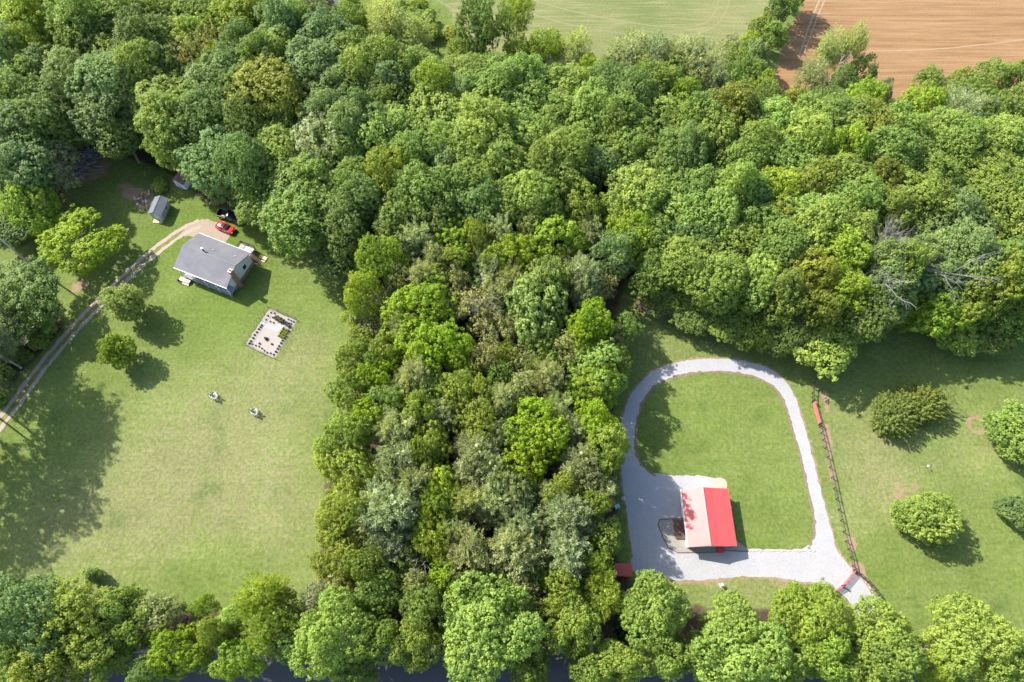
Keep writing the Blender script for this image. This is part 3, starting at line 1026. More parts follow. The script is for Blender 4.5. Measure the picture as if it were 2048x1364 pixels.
# front porch
pf = MB().bbox(x0 + 1.0, x1 - .1, -HW - .15, wy0 - .045, .72, .9).build('porch_floor', M['porch_floor'], house)
for px_ in np.linspace(x0 + 1.15, x1 - .3, 5):
    MB().bbox(px_ - .06, px_ + .06, -HW + .02, -HW + .14, .9, EZ - .17).build('porch_post', M['white'], house)
    MB().bbox(px_ - .15, px_ + .15, -HW - .1, -HW + .25, 0, .72).build('porch_pier', M['brick'], house)
MB().bbox(x0 + 1.3, x1 - .4, -HW + .02, -HW + .10, 1.72, 1.80).build('porch_rail', M['grey_trim'], house)
MB().bbox(x0 + .2, x0 + 2.6, -HW - 1.0, -HW - .16, .35, .5).build('porch_step', M['wood'], house)
MB().bbox(x0 + .2, x0 + 2.6, -HW - 1.35, -HW - 1.01, .05, .22).build('porch_step', M['wood'], house)
MB().bbox(x0 + .1, x0 + .45, -HW - 1.3, -HW - .95, .22, .85).build('planter', M['black'], house)
# rear deck with railing and stair
dz = 1.05
D0, D1, E0, E1 = 1.35, 4.55, wy1 + .05, wy1 + 2.9
dk = MB().bbox(D0, D1, E0, E1, dz - .16, dz - .03).build('deck_frame', M['dark_wood'], house)
nb = 12
for i in range(nb):
    ya = E0 + (E1 - E0) * i / nb
    MB().bbox(D0 + random.uniform(-.02, .02), D1 + random.uniform(-.02, .02), ya + .012, ya + (E1 - E0) / nb - .012, dz - .03, dz).build('deck_board', M['deck'], dk)
for px_, py_ in ((D0 + .1, E1 - .1), ((D0 + D1) / 2, E1 - .1), (D1 - .1, E1 - .1), (D0 + .1, E0 + .2)):
    MB().bbox(px_ - .06, px_ + .06, py_ - .06, py_ + .06, 0, dz + .95).build('deck_post', M['black'], house)


def railing(par, p, q, z0, z1, gap=.16, zz=None):
    """handrail with balusters from p to q"""
    L = math.hypot(q[0] - p[0], q[1] - p[1])
    zz = zz or (z0, z0)
    MB().tube((p[0], p[1], zz[0] + z1), (q[0], q[1], zz[1] + z1), .055, .055, 4).build('handrail', M['black'], par)
    m = MB()
    for i in range(int(L / gap) + 1):
        t = i * gap / L
        x, y = p[0] + (q[0] - p[0]) * t, p[1] + (q[1] - p[1]) * t
        zb = zz[0] + (zz[1] - zz[0]) * t
        m.tube((x, y, zb + .05), (x, y, zb + z1), .028, .028, 4)
    m.build('balusters', M['black'], par)


railing(house, (D0 + .1, E1 - .1), (D1 - .1, E1 - .1), dz, .95)
railing(house, (D0 + .1, E0 + .2), (D0 + .1, E1 - .1), dz, .95)
# stair running along the deck towards the gable corner
for i in range(7):
    xx = D1 + .15 + i * .30
    MB().bbox(xx, xx + .27, E0 + .35, E0 + 1.5, dz - .17 - i * .135, dz - .12 - i * .135).build('stair_tread', M['dark_wood'], house)
railing(house, (D1, E0 + 1.55), (D1 + 2.2, E0 + 1.55), 0, .95, .2, (dz, .12))
railing(house, (D1, E0 + .3), (D1 + 2.2, E0 + .3), 0, .95, .2, (dz, .12))
ld = MB().bbox(D1 + 2.1, D1 + 3.0, E0 + 1.0, E0 + 2.2, .02, .16).build('stair_landing', M['wood'], house)

# ================================================================== garden shed near the house
def gable_shed(name, label, c, yaw, L, W_, ez, rz, roofm, wallm, over=.3, cat='shed', door=True):
    r = empty(name, (c[0], c[1], 0), yaw, label, cat)
    lx, wy = L / 2, W_ / 2
    m = MB()
    iy = wy - over
    zt = lambda y: ez + (rz - ez) * (1 - abs(y) / wy) - .1
    pf_ = [(-iy, .05), (iy, .05), (iy, zt(iy)), (0, zt(0)), (-iy, zt(iy))]
    n_ = 5
    m.add([(-lx + over, y, z) for y, z in pf_] + [(lx - over, y, z) for y, z in pf_],
          [tuple(range(n_ - 1, -1, -1)), tuple(range(n_, 2 * n_))] + [(i, (i + 1) % n_, n_ + (i + 1) % n_, n_ + i) for i in range(n_)])
    m.build('wall', wallm, r)
    MB().slab([(-lx, -wy, ez), (lx, -wy, ez), (lx, 0, rz), (-lx, 0, rz)], .08).build('roof_slope', roofm, r)
    MB().slab([(-lx, 0, rz), (lx, 0, rz), (lx, wy, ez), (-lx, wy, ez)], .08).build('roof_slope', roofm, r)
    MB().slab([(-lx, -.08, rz + .01), (lx, -.08, rz + .01), (lx, .08, rz + .01), (-lx, .08, rz + .01)], .03).build('ridge_cap', roofm, r)
    if door:
        d_ = MB().box((-lx + over - .02, 0, 1.0), (.06, 1.1, 1.8)).build('door', M['grey_trim'], r)
        MB().box((-lx + over - .07, .4, 1.0), (.05, .06, .14)).build('handle', M['black'], d_)
    return r


pa, pb = G(320.3, 391, 2.7), G(305.2, 425.3, 2.7)
sy = math.atan2(pa[1] - pb[1], pa[0] - pb[0])
sL = math.hypot(pa[0] - pb[0], pa[1] - pb[1])
shed = gable_shed('garden_shed', 'small shed with pale grey shingle roof standing by the bare earth pile', ((pa[0] + pb[0]) / 2, (pa[1] + pb[1]) / 2), sy, sL, 3.0, 2.0, 2.75, M['shingle_shed'], M['shed_wall'])
MB().bbox(-sL / 2 - .75, -sL / 2 + .3, -1.0, 1.0, .03, .14).build('ramp', M['wood'], shed)
window(shed, .3, -1.2, 1.2, .7, .5, 'y', -1)
p = G(372, 366)
gable_shed('outbuilding', 'small white outbuilding with brown roof half hidden under the big tree', p, R_(65), 3.4, 3.0, 2.0, 2.8, M['brown_roof'], M['white_wall'], .2)

# ================================================================== red-roofed garage
eL0, eR0 = G(1362, 980.5, 2.7), G(1455.7, 976, 2.75)
eL1, eR1 = G(1377, 1095, 2.7), G(1474.7, 1089.7, 2.75)
r0_, r1_ = G(1406, 974.3, 4.05), G(1422.3, 1090.9, 4.05)
k0_, k1_ = G(1423.7, 975.7, 3.5), G(1440.4, 1090.5, 3.5)
by = math.atan2(r0_[1] - r1_[1], r0_[0] - r1_[0])
bc = ((r0_[0] + r1_[0]) / 2, (r0_[1] + r1_[1]) / 2)
barn = empty('garage', (bc[0], bc[1], 0), by, 'garage with glossy red metal roof inside the gravel loop', 'garage')


def loc(p):
    dx, dy = p[0] - bc[0], p[1] - bc[1]
    return (dx * math.cos(by) + dy * math.sin(by), -dx * math.sin(by) + dy * math.cos(by))


BL = math.hypot(r0_[0] - r1_[0], r0_[1] - r1_[1]) / 2
yl = (loc(eL0)[1] + loc(eL1)[1]) / 2; yr = (loc(eR0)[1] + loc(eR1)[1]) / 2; yk = (loc(k0_)[1] + loc(k1_)[1]) / 2
zl, zr, zk, zrg = 2.70, 2.72, 3.46, 4.05
ov = .35
ribs = 21
for nm, ya, za, yb, zb in (('roof_panel', yl, zl, 0, zrg), ('roof_panel', 0, zrg, yk, zk), ('roof_panel', yk, zk, yr, zr)):
    q = [(-BL, ya, za), (-BL, yb, zb), (BL, yb, zb), (BL, ya, za)]
    pn = MB().slab(q, .06).build(nm, M['roof_red'], barn)
    if (Vector(q[1]) - Vector(q[0])).cross(Vector(q[2]) - Vector(q[0])).z < 0:
        bpy.data.objects.remove(pn)
        pn = MB().slab(q[::-1], .06).build(nm, M['roof_red'], barn)
    L_ = math.hypot(yb - ya, zb - za)
    ang = math.atan2(zb - za, yb - ya)
    rm = MB()
    rm.add([(-.03, -L_ / 2, 0), (.03, -L_ / 2, 0), (.03, L_ / 2, 0), (-.03, L_ / 2, 0), (-.02, -L_ / 2, .07), (.02, -L_ / 2, .07), (.02, L_ / 2, .07), (-.02, L_ / 2, .07)],
           [(4, 5, 6, 7), (0, 1, 5, 4), (1, 2, 6, 5), (2, 3, 7, 6), (3, 0, 4, 7)])
    rme = bpy.data.meshes.new('rib')
    rme.from_pydata(rm.v, [], rm.f); rme.update(); rme.materials.append(M['roof_red'])
    for i in range(ribs):
        rb = link('rib', rme, pn)
        rb.location = (-BL + .03 + (2 * BL - .06) * i / (ribs - 1), (ya + yb) / 2, (za + zb) / 2 + .001)
        rb.rotation_euler = (ang, 0, 0)
MB().add([(-BL - .02, -.14, zrg - .02), (BL + .02, -.14, zrg - .02), (BL + .02, 0, zrg + .055), (-BL - .02, 0, zrg + .055), (-BL - .02, .14, zrg - .03), (BL + .02, .14, zrg - .03)],
         [(0, 1, 2, 3)[::-1], (3, 2, 5, 4)[::-1]]).build('ridge_cap', M['roof_red'], barn)
# walls
ws, we = (yl, yr) if yl < yr else (yr, yl)
sg = 1 if yl > 0 else -1


def bz(y):
    pts = sorted([(yl, zl), (0, zrg), (yk, zk), (yr, zr)])
    return float(np.interp(y, [p_[0] for p_ in pts], [p_[1] for p_ in pts])) - .10


iy0, iy1 = ws + ov, we - ov
prof = [(iy0, .03), (iy1, .03), (iy1, bz(iy1))] + sorted([(y, bz(y)) for y in (0, yk) if iy0 < y < iy1], reverse=True) + [(iy0, bz(iy0))]
n = len(prof)
MB().add([(-BL + ov, y, z) for y, z in prof] + [(BL - ov, y, z) for y, z in prof],
         [tuple(range(n - 1, -1, -1)), tuple(range(n, 2 * n))] + [(i, (i + 1) % n, n + (i + 1) % n, n + i) for i in range(n)]).build('wall', M['white_wall'], barn)
ylw = yl - sg * ov                                   # left wall plane
MB().bbox(-BL, BL, min(yl, yl + sg * .12), max(yl, yl + sg * .12), zl - .16, zl - .04).build('gutter', M['white'], barn)
gd = MB().box((2.4, ylw + sg * .03, 1.15), (2.6, .07, 2.2)).build('garage_door', M['white'], barn)
for i in range(4): MB().box((2.4, ylw + sg * .08, .35 + i * .54), (2.5, .03, .46)).build('door_panel', M['white'], gd)
ed = MB().box((-2.2, ylw + sg * .03, 1.1), (.95, .07, 2.05)).build('door', M['red_wall'], barn)
MB().box((-2.55, ylw + sg * .09, 1.1), (.07, .06, .07)).build('handle', M['galv'], ed)
window(barn, -.3, ylw, 1.6, .9, .9, 'y', sg)
window(barn, -BL + ov, sg * 1.2, 1.6, .9, .9, 'x', -1)
MB().bbox(-BL - .62, -BL + ov - .01, -sg * 2.5 - .55, -sg * 2.5 + .55, .03, .30).build('door_step', M['red_wall'], barn)
# chimney-side brace seen behind the far eave
MB().tube((2.1, yr - sg * .0, 2.5), (1.6, yr - sg * .55, 1.4), .04, .04, 5).build('downpipe', M['white'], barn)

# brown plank platform by the garage door side
pc = GP([(1344.4, 1039.8), (1369, 1039.8), (1374, 1078), (1350.6, 1077.6)])
plat = empty('plank_platform', (pc[0][0], pc[0][1], 0), 0, 'low platform of brown planks on the stone bed beside the garage', 'platform')
npl = 11
for i in range(npl):
    t0, t1 = i / npl + .006, (i + 1) / npl - .006
    f_ = lambda a, b_, t: (a[0] + (b_[0] - a[0]) * t - pc[0][0], a[1] + (b_[1] - a[1]) * t - pc[0][1], .34)
    MB().slab([f_(pc[3], pc[2], t0), f_(pc[3], pc[2], t1), f_(pc[0], pc[1], t1), f_(pc[0], pc[1], t0)], .05).build('plank', M['dark_wood'], plat)
mb = MB()
for a, c_ in ((pc[0], pc[1]), (pc[3], pc[2])):
    for t in (.04, .5, .9):
        yy = .12 if a is pc[3] else -.12
        mb.box((a[0] + (c_[0] - a[0]) * t - pc[0][0], a[1] + (c_[1] - a[1]) * t - pc[0][1] + yy, .155), (.12, .12, .27))
mb.build('footing', M['dark_wood'], plat)

# dark edging boards round the stone bed
edg = empty('bed_edging', (BED[0][0], BED[0][1], 0), 0, 'dark brown edging board curving round the stone bed', 'edging')
E_ = BED[5:] + BED[:2]
for a, c_ in zip(E_[:-1], E_[1:]):
    L_ = math.hypot(c_[0] - a[0], c_[1] - a[1])
    MB().box(((a[0] + c_[0]) / 2 - BED[0][0], (a[1] + c_[1]) / 2 - BED[0][1], .06), (L_ + .02, .10, .12), math.atan2(c_[1] - a[1], c_[0] - a[0])).build('board', M['dark_wood'], edg)


def rock_mesh(seed, r=1.0):
    rng = random.Random(seed)
    m = MB()
    secs = []
    for z, k in ((0, .8), (.35, 1.0), (.7, .75), (.9, .3)):
        secs.append([(r * k * rng.uniform(.8, 1.2) * math.cos(i * math.pi / 3.5), r * k * rng.uniform(.8, 1.2) * math.sin(i * math.pi / 3.5), z * r * .8) for i in range(7)])
    m.loft(secs)
    return m


def rocks_along(name, pts, spacing, r, mat, label, seed):
    rng = random.Random(seed)
    m = MB()
    base = [rock_mesh(seed + i) for i in range(4)]
    for p_ in resample(pts, spacing):
        b_ = rng.choice(base); k = r * rng.uniform(.6, 1.3); a = rng.uniform(0, 6.28)
        ox, oy = rng.gauss(0, r * .5), rng.gauss(0, r * .5)
        ca, sa = math.cos(a) * k, math.sin(a) * k
        m.add([(p_[0] + ox + v[0] * ca - v[1] * sa, p_[1] + oy + v[0] * sa + v[1] * ca, v[2] * k) for v in b_.v], b_.f)
    return tag(m.build(name, mat), label, 'stones', None, 'stuff')


rocks_along('border_stones', GP([(1500, 1101), (1560, 1102), (1628, 1101)]),   .26, .13, M['rock'], 'row of pale stones along the lower edge of the grass island', 3)
rocks_along('drive_edge_stones', GP([(1682, 1110), (1692, 1124), (1702, 1136)]), .4, .15, M['rock'], 'pale stones along the drive edge above the lower red gate', 4)
rocks_along('drive_edge_stones', GP([(1716, 1150), (1735, 1170), (1750, 1194), (1762, 1222)]), .4, .15, M['rock'], 'pale stones along the drive edge below the lower red gate', 5)
p = G(1246, 997)
o = rock_mesh(55, .45).build('boulder', M['rock']); o.location = p; tag(o, 'pale tan boulder at the edge of the shaded gravel court', 'boulder')
p = G(1233, 1015)
o = empty('garden_bin', p, .4, 'small blue bin under the trees beside the gravel court', 'bin')
MB().box((0, 0, .45), (.7, .55, .9), 0, 1.15).build('body', M['blue'], o)
MB().box((0, 0, .94), (.86, .68, .07)).build('lid', M['blue'], o)

# little red shed at the edge of the court
p = G(1247, 1143)
rs = empty('red_shed', p, R_(-2), 'tiny red shed with ribbed red roof at the left edge of the gravel court', 'shed')
MB().bbox(-1.6, 1.05, -.8, .75, 0, 1.75).build('wall', M['red_wall'], rs)
rp = MB().slab([(-1.75, -.95, 1.80), (1.15, -.95, 1.80), (1.15, .95, 2.30), (-1.75, .95, 2.30)], .05).build('roof_panel', M['roof_red'], rs)
for i in range(10):
    MB().tube((-1.7 + i * .312, -.95, 1.825), (-1.7 + i * .312, .95, 2.325), .025, .025, 4).build('rib', M['roof_red'], rp)
d_ = MB().box((.45, -.83, .85), (.8, .06, 1.6)).build('door', M['red_gate'], rs)
MB().box((.15, -.88, .85), (.06, .05, .12)).build('handle', M['galv'], d_)

# ================================================================== fences and gates
def wire_fence(label, pts, h=1.12, span=1.8):
    q = resample(smooth_line(pts, 1), span)
    o = q[0]
    r = empty('wire_fence', (o[0], o[1], 0), 0, label, 'fence')
    post = None
    for i, p_ in enumerate(q):
        if post is None:
            m = MB().bbox(-.06, .06, -.06, .06, 0, h + .08)
            post = m.build('post', M['black'], r)
        else:
            post_c = link('post', post.data, r); post_c.location = (p_[0] - o[0], p_[1] - o[1], 0)
    wires = MB()
    for a, c_ in zip(q[:-1], q[1:]):
        a = (a[0] - o[0], a[1] - o[1]); c_ = (c_[0] - o[0], c_[1] - o[1])
        L_ = math.hypot(c_[0] - a[0], c_[1] - a[1])
        an = math.atan2(c_[1] - a[1], c_[0] - a[0])
        MB().box(((a[0] + c_[0]) / 2, (a[1] + c_[1]) / 2, h), (max(.05, L_ - .125), .075, .10), an).build('rail', M['black'], r)
        for z in (.15, .40, .65, .90):
            wires.tube((a[0], a[1], z), (c_[0], c_[1], z), .009, .009, 3, False)
        for k in range(1, int(L_ / .45)):
            t = k * .45 / L_
            x_, y_ = a[0] + (c_[0] - a[0]) * t, a[1] + (c_[1] - a[1]) * t
            wires.tube((x_, y_, .1), (x_, y_, h - .06), .007, .007, 3, False)
    wires.build('wire_mesh', M['wire'], r)
    return r


wire_fence('black rail and wire fence running from the wood to the upper red gate', FENCE_A)
wire_fence('long black rail and wire fence between the two red gates', FENCE_B)
wire_fence('black rail and wire fence curving down from the lower red gate', FENCE_C, 1.12, 1.3)


def tube_gate(label, a, c_, h=1.15, rails=6):
    r = empty('farm_gate', (a[0], a[1], 0), math.atan2(c_[1] - a[1], c_[0] - a[0]), label, 'gate')
    L_ = math.hypot(c_[0] - a[0], c_[1] - a[1])
    for x_ in (-.08, L_ + .08): MB().bbox(x_ - .09, x_ + .09, -.09, .09, 0, h + .25).build('gate_post', M['black'], r)
    for i in range(rails):
        z = .18 + (h - .18) * i / (rails - 1)
        MB().tube((.05, 0, z), (L_ - .05, 0, z), .042, .042, 6).build('rail', M['red_gate'], r)
    for x_ in (.06, L_ * .34, L_ * .67, L_ - .06): MB().tube((x_, 0, .14), (x_, 0, h + .03), .045, .045, 6).build('upright', M['red_gate'], r)
    return r


tube_gate('red tube farm gate in the fence beside the bare earth', FENCE_A[-1], FENCE_B[0])
ga, gb = G(1706, 1144), G(1684, 1171)
tube_gate('red tube farm gate across the gravel drive at the lower right', ga, gb)
tube_gate('red tube gate leaf half under the lime tree at the drive', G(1682.5, 1173), G(1664, 1184))

# ================================================================== vegetable plot
GC = GP([(538.5, 618), (594, 641), (549.5, 717), (491, 689)])          # top, right, bottom, left corner
tag(sheet('garden_plot', ragged(GC, .4, .05, 8), .012, M['garden_soil']), kind='structure')


def gq(u, v):
    """u from top corner to right corner, v from top corner to left corner"""
    a, b_, c_, d_ = GC
    return ((a[0] * (1 - u) + b_[0] * u) * (1 - v) + (d_[0] * (1 - u) + c_[0] * u) * v, (a[1] * (1 - u) + b_[1] * u) * (1 - v) + (d_[1] * (1 - u) + c_[1] * u) * v)


pth = [gq(.02, .34), gq(.5, .34), gq(.56, .23), gq(.76, .23), gq(.60, .44), gq(.02, .43)]
tag(sheet('fabric_path', pth, .018, M['fabric_path']), kind='structure')
gf = empty('garden_fence', (GC[0][0], GC[0][1], 0), 0, 'thin post and net fence round the pale vegetable plot', 'fence')
posts = [(0, 0), (.33, -.02), (.66, -.02), (1, 0), (1.01, .24), (1.01, .5), (1.01, .76), (1, 1), (.66, 1.02), (.33, 1.02), (0, 1), (-.03, .78), (-.04, .56), (-.05, .42), (-.05, .33), (-.03, .16)]
rngg = random.Random(12)
tops = []
pm = None
for u, v in posts:
    x, y = gq(u, v)
    lx, ly = rngg.gauss(0, .08), rngg.gauss(0, .08)
    tops.append(((x - GC[0][0]), (y - GC[0][1]), lx, ly))
    MB().tube((x - GC[0][0], y - GC[0][1], 0), (x - GC[0][0] + lx, y - GC[0][1] + ly, 1.35), .035, .03, 5).build('post', M['black'], gf)
nm_ = MB()
for i in range(len(tops)):
    a, c_ = tops[i], tops[(i + 1) % len(tops)]
    nseg = 6
    for zf in (.12, .4, .7, 1.0):
        prev = None
        for j in range(nseg + 1):
            t = j / nseg
            sag = (.10 if zf > .9 else .05) * math.sin(math.pi * t)
            q = (a[0] + a[2] * zf + (c_[0] + c_[2] * zf - a[0] - a[2] * zf) * t, a[1] + a[3] * zf + (c_[1] + c_[3] * zf - a[1] - a[3] * zf) * t, 1.3 * zf - sag)
            if prev: nm_.tube(prev, q, .018 if zf > .9 else .008, None, 3, False)
            prev = q
    L_ = math.hypot(c_[0] - a[0], c_[1] - a[1])
    for k in range(1, int(L_ / .15)):
        t = k * .15 / L_
        q = (a[0] + (c_[0] - a[0]) * t, a[1] + (c_[1] - a[1]) * t)
        nm_.tube((q[0], q[1], .02), (q[0] + a[2], q[1] + a[3], 1.22), .006, None, 3, False)
nm_.build('net', M['net'], gf)

V, tint, _, _ = make_crown(301, .26, .02, .42, 5, .5, .5, .11, 18, .14)
herb = quad_mesh('leaves', V[:260], tint[:260])
V2, tint2, _, _ = make_crown(302, .5, .02, .8, 7, .42, .6, .16, 30, .13, cover=.8)
bushm = quad_mesh('leaves', V2, tint2)
stem = MB().tube((0, 0, 0), (0, 0, .3), .02, .012, 5)
sme = bpy.data.meshes.new('stem'); sme.from_pydata(stem.v, [], stem.f); sme.update(); sme.materials.append(M['bark'])


def plant(u, v, me_, colr, k, label, group, name='garden_plant'):
    x, y = gq(u, v)
    r = empty(name, (x, y, 0), rngg.uniform(0, 6.28), label, 'plant', group)
    k *= .52 if me_ is herb else .72
    r.scale = (k, k, k)
    s_ = link('stem', sme, r); s_.color = (.08, .10, .04, 1)
    c_ = link('leaves', me_, r); c_.color = (*colr, 1)


DK = (.060, .075, .035); GRN = (.06, .10, .03)
for v in (.40, .46, .52, .60, .68, .76, .84, .90): plant(.09 + rngg.gauss(0, .012), v + .03, herb, DK, 1.15, 'small dark seedling in the row along the left fence of the vegetable plot', 'seedlings along the left fence')
for i in range(9): plant(.08 + i * .105, .93 + rngg.gauss(0, .012), herb, DK, .95, 'small dark seedling in the row along the bottom fence of the vegetable plot', 'seedlings along the bottom fence')
for v in (.56, .63, .71, .78, .85): plant(.93, v, herb, DK, 1.2, 'small dark seedling in the row along the right fence of the vegetable plot', 'seedlings along the right fence')
for u, v in ((.12, .07), (.10, .17), (.12, .27), (.24, .05), (.26, .16), (.27, .27), (.38, .27)): plant(u, v, herb, DK, .95, 'small dark plant in the cluster at the top corner of the vegetable plot', 'plants in the top corner')
for u, v in ((.74, .06), (.84, .06), (.93, .06), (.90, .13), (.82, .13)): plant(u, v, herb, DK, .95, 'small dark plant near the right corner of the vegetable plot', 'plants near the right corner')
for u, v in ((.38, .14), (.46, .14), (.54, .15), (.62, .17)): plant(u, v, bushm, (.13, .14, .04), 1.15, 'bushy olive plant in the short hedge across the vegetable plot', 'olive plants in the short hedge')
for u, v in ((.72, .16), (.80, .18), (.88, .20)): plant(u, v, bushm, (.13, .12, .17), .8, 'dusky lavender plant beside the yellow bed', 'lavender plants')
for iu in range(3):
    for iv in range(4): plant(.76 + iu * .085, .30 + iv * .065, bushm, (.33, .36, .015) if (iu + iv) % 2 else (.20, .27, .02), .62, 'bright yellow-green plant in the dense bed at the right fence', 'yellow bed plants')
plant(.47, .68, bushm, DK, .75, 'dark round plant alone in the middle of the vegetable plot', None)
plant(.40, .67, herb, DK, .9, 'tiny dark plant just left of the dark round plant', None)
plant(.36, .84, herb, (.20, .10, .05), 1.2, 'rusty brown plant near the bottom of the plot, left one', None)
plant(.70, .74, herb, (.20, .10, .05), 1.2, 'rusty brown plant near the right of the plot', None)

# ================================================================== two saplings in pale mesh cages
Vs, ts_, _, _ = make_crown(303, .75, .5, 2.0, 6, .34, .7, .2, 12, .16, cover=.5, dens=.6)
sapm = quad_mesh('leaves', Vs[::6], ts_[::6])


def sapling(px, py, label):
    p_ = G(px, py)
    r = empty('caged_sapling', p_, random.uniform(0, 6), label, 'sapling')
    m = MB().tube((0, 0, 0), (.05, .03, 1.9), .03, .012, 5)
    s_ = m.build('stem', M['bark'], r); s_.color = (.16, .13, .10, 1)
    c_ = link('leaves', sapm, r); c_.color = (.24, .32, .19, 1)
    cg = MB()
    n_ = 18
    for i in range(n_):
        a = i * 2 * math.pi / n_
        cg.tube((.62 * math.cos(a), .62 * math.sin(a), 0), (.60 * math.cos(a), .60 * math.sin(a), .95), .022, None, 4, False)
        for z in (.08, .3, .52, .74, .95):
            a2 = a + 2 * math.pi / n_
            cg.tube((.61 * math.cos(a), .61 * math.sin(a), z), (.61 * math.cos(a2), .61 * math.sin(a2), z), .022, None, 4, False)
    cg.build('mesh_cage', M['white'], r)
    rk = MB()
    for i in range(9):
        a = i * .698
        b_ = rock_mesh(70 + i, .22)
        rk.add([(v[0] + .42 * math.cos(a), v[1] + .42 * math.sin(a), v[2]) for v in b_.v], b_.f)
    rk.build('stone_ring', M['grey_rock'], r)


sapling(429, 793, 'upper left of two caged saplings on the big lawn')
sapling(510, 825, 'lower right of two caged saplings on the big lawn')

# ================================================================== vehicles
def sec(x, hw, z0, z1, rnd=.12, n_=0):
    return [(x, -hw + rnd * .6, z0), (x, hw - rnd * .6, z0), (x, hw, z0 + rnd), (x, hw, (z0 + z1) / 2), (x, hw - rnd * .35, z1 - rnd * .4), (x, hw - rnd * 1.2, z1), (x, -hw + rnd * 1.2, z1), (x, -hw + rnd * .35, z1 - rnd * .4), (x, -hw, (z0 + z1) / 2), (x, -hw, z0 + rnd)]


def wheels(par, xs, hw, r, wd=.24):
    for x in xs:
        for s_ in (-1, 1):
            t_ = MB().tube((x, s_ * (hw - wd), r), (x, s_ * hw, r), r, r, 18).build('tyre', M['tyre'], par)
            MB().tube((x, s_ * (hw - .02), r), (x, s_ * (hw + .015), r), r * .62, r * .55, 12).build('rim', M['rim'], t_)


def heading(a, c_):
    p_, q_ = G(*a), G(*c_)
    return ((p_[0] + q_[0]) / 2, (p_[1] + q_[1]) / 2, 0), math.atan2(q_[1] - p_[1], q_[0] - p_[0])


lo_, an = heading((434, 451), (472.5, 467))
car = empty('parked_car', lo_, an, 'red compact car parked on the dirt beside the black pickup', 'car')
MB().loft([sec(-2.1, .74, .42, .86), sec(-2.0, .82, .28, .98), sec(-1.5, .87, .24, 1.02), sec(0, .88, .22, .98), sec(1.0, .88, .23, .96), sec(1.65, .84, .24, .88), sec(2.0, .76, .28, .76), sec(2.12, .64, .36, .66)]).build('body', M['car_red'], car, True)
MB().loft([sec(-1.95, .66, .96, 1.1, .1), sec(-1.55, .71, .96, 1.40, .12), sec(-.9, .72, .96, 1.50, .12), sec(.1, .71, .95, 1.46, .12), sec(.55, .68, .94, 1.24, .12), sec(1.05, .64, .92, .98, .04)]).build('window_glass', M['glass'], car, True)
MB().loft([sec(-1.62, .60, 1.36, 1.455, .06), sec(-1.0, .66, 1.45, 1.535, .06), sec(-.1, .66, 1.44, 1.51, .06), sec(.18, .62, 1.38, 1.455, .06)]).build('roof', M['car_red'], car, True)
for s_ in (-1, 1):
    for x_, x2, zt_ in ((-.55, -.50, 1.46), (.30, .92, 1.40)):
        MB().tube((x2, s_ * .80, .95), (x_, s_ * .69, zt_), .045, .045, 5).build('pillar', M['car_red'], car)
    MB().box((1.93, s_ * .52, .68), (.22, .26, .14)).build('headlight', M['lamp'], car)
    MB().box((-2.05, s_ * .58, .82), (.10, .22, .16)).build('tail_light', M['red_wall'], car)
    MB().box((.72, s_ * .96, 1.0), (.12, .16, .12)).build('mirror', M['car_red'], car)
MB().box((-.35, 0, 1.53), (.50, .72, .02)).build('sunroof', M['glass'], car)
MB().slab([(1.12, -.62, .975), (1.78, -.55, .875), (1.78, .55, .875), (1.12, .62, .975)], .02).build('bonnet', M['car_red'], car)
wheels(car, (-1.3, 1.32), .86, .31)

lo_, an = heading((442, 430), (484, 444))
trk = empty('pickup_truck', lo_, an, 'black pickup truck in tree shade above the red car', 'truck')
MB().loft([sec(-.55, .92, .45, 1.10), sec(.9, .93, .42, 1.12), sec(2.0, .91, .45, 1.08), sec(2.55, .86, .48, 1.0), sec(2.7, .76, .52, .9)]).build('body', M['car_black'], trk, True)
MB().loft([sec(-.62, .78, 1.08, 1.62, .12), sec(-.45, .80, 1.08, 1.80, .12), sec(.55, .80, 1.08, 1.80, .12), sec(.9, .78, 1.06, 1.5, .12), sec(1.35, .76, 1.06, 1.12, .04)]).build('window_glass', M['glass'], trk, True)
MB().loft([sec(-.5, .76, 1.76, 1.84, .08), sec(.6, .76, 1.76, 1.84, .08)]).build('roof', M['car_black'], trk, True)
bed = MB()
bed.bbox(-2.75, -.6, -.9, .9, .50, .62); bed.bbox(-2.75, -.6, -.93, -.85, .62, 1.12); bed.bbox(-2.75, -.6, .85, .93, .62, 1.12)
bed.bbox(-2.80, -2.72, -.85, .85, .62, 1.10); bed.bbox(-.68, -.60, -.85, .85, .62, 1.12)
bd = bed.build('cargo_bed', M['car_black'], trk)
for i in range(5): MB().box((-1.3 + .12 * i, -.45 + .2 * i, .76 + .06 * (i % 2)), (1.1 - .1 * i, .16, .10), .3 * i).build('cargo', M['wood'] if i % 2 else M['rock'], bd)
for s_ in (-1, 1):
    MB().tube((-2.75, s_ * .89, 1.13), (-.6, s_ * .89, 1.13), .035, None, 5).build('bed_rail', M['galv'], trk)
    MB().box((2.6, s_ * .62, .82), (.2, .28, .18)).build('headlight', M['lamp'], trk)
    MB().box((1.0, s_ * 1.02, 1.2), (.14, .2, .2)).build('mirror', M['car_black'], trk)
    MB().box((-2.79, s_ * .80, .95), (.06, .14, .24)).build('tail_light', M['red_wall'], trk)
MB().box((-2.88, 0, .52), (.14, 1.7, .16)).build('rear_bumper', M['galv'], trk)
wheels(trk, (-1.75, 1.75), .93, .38, .27)

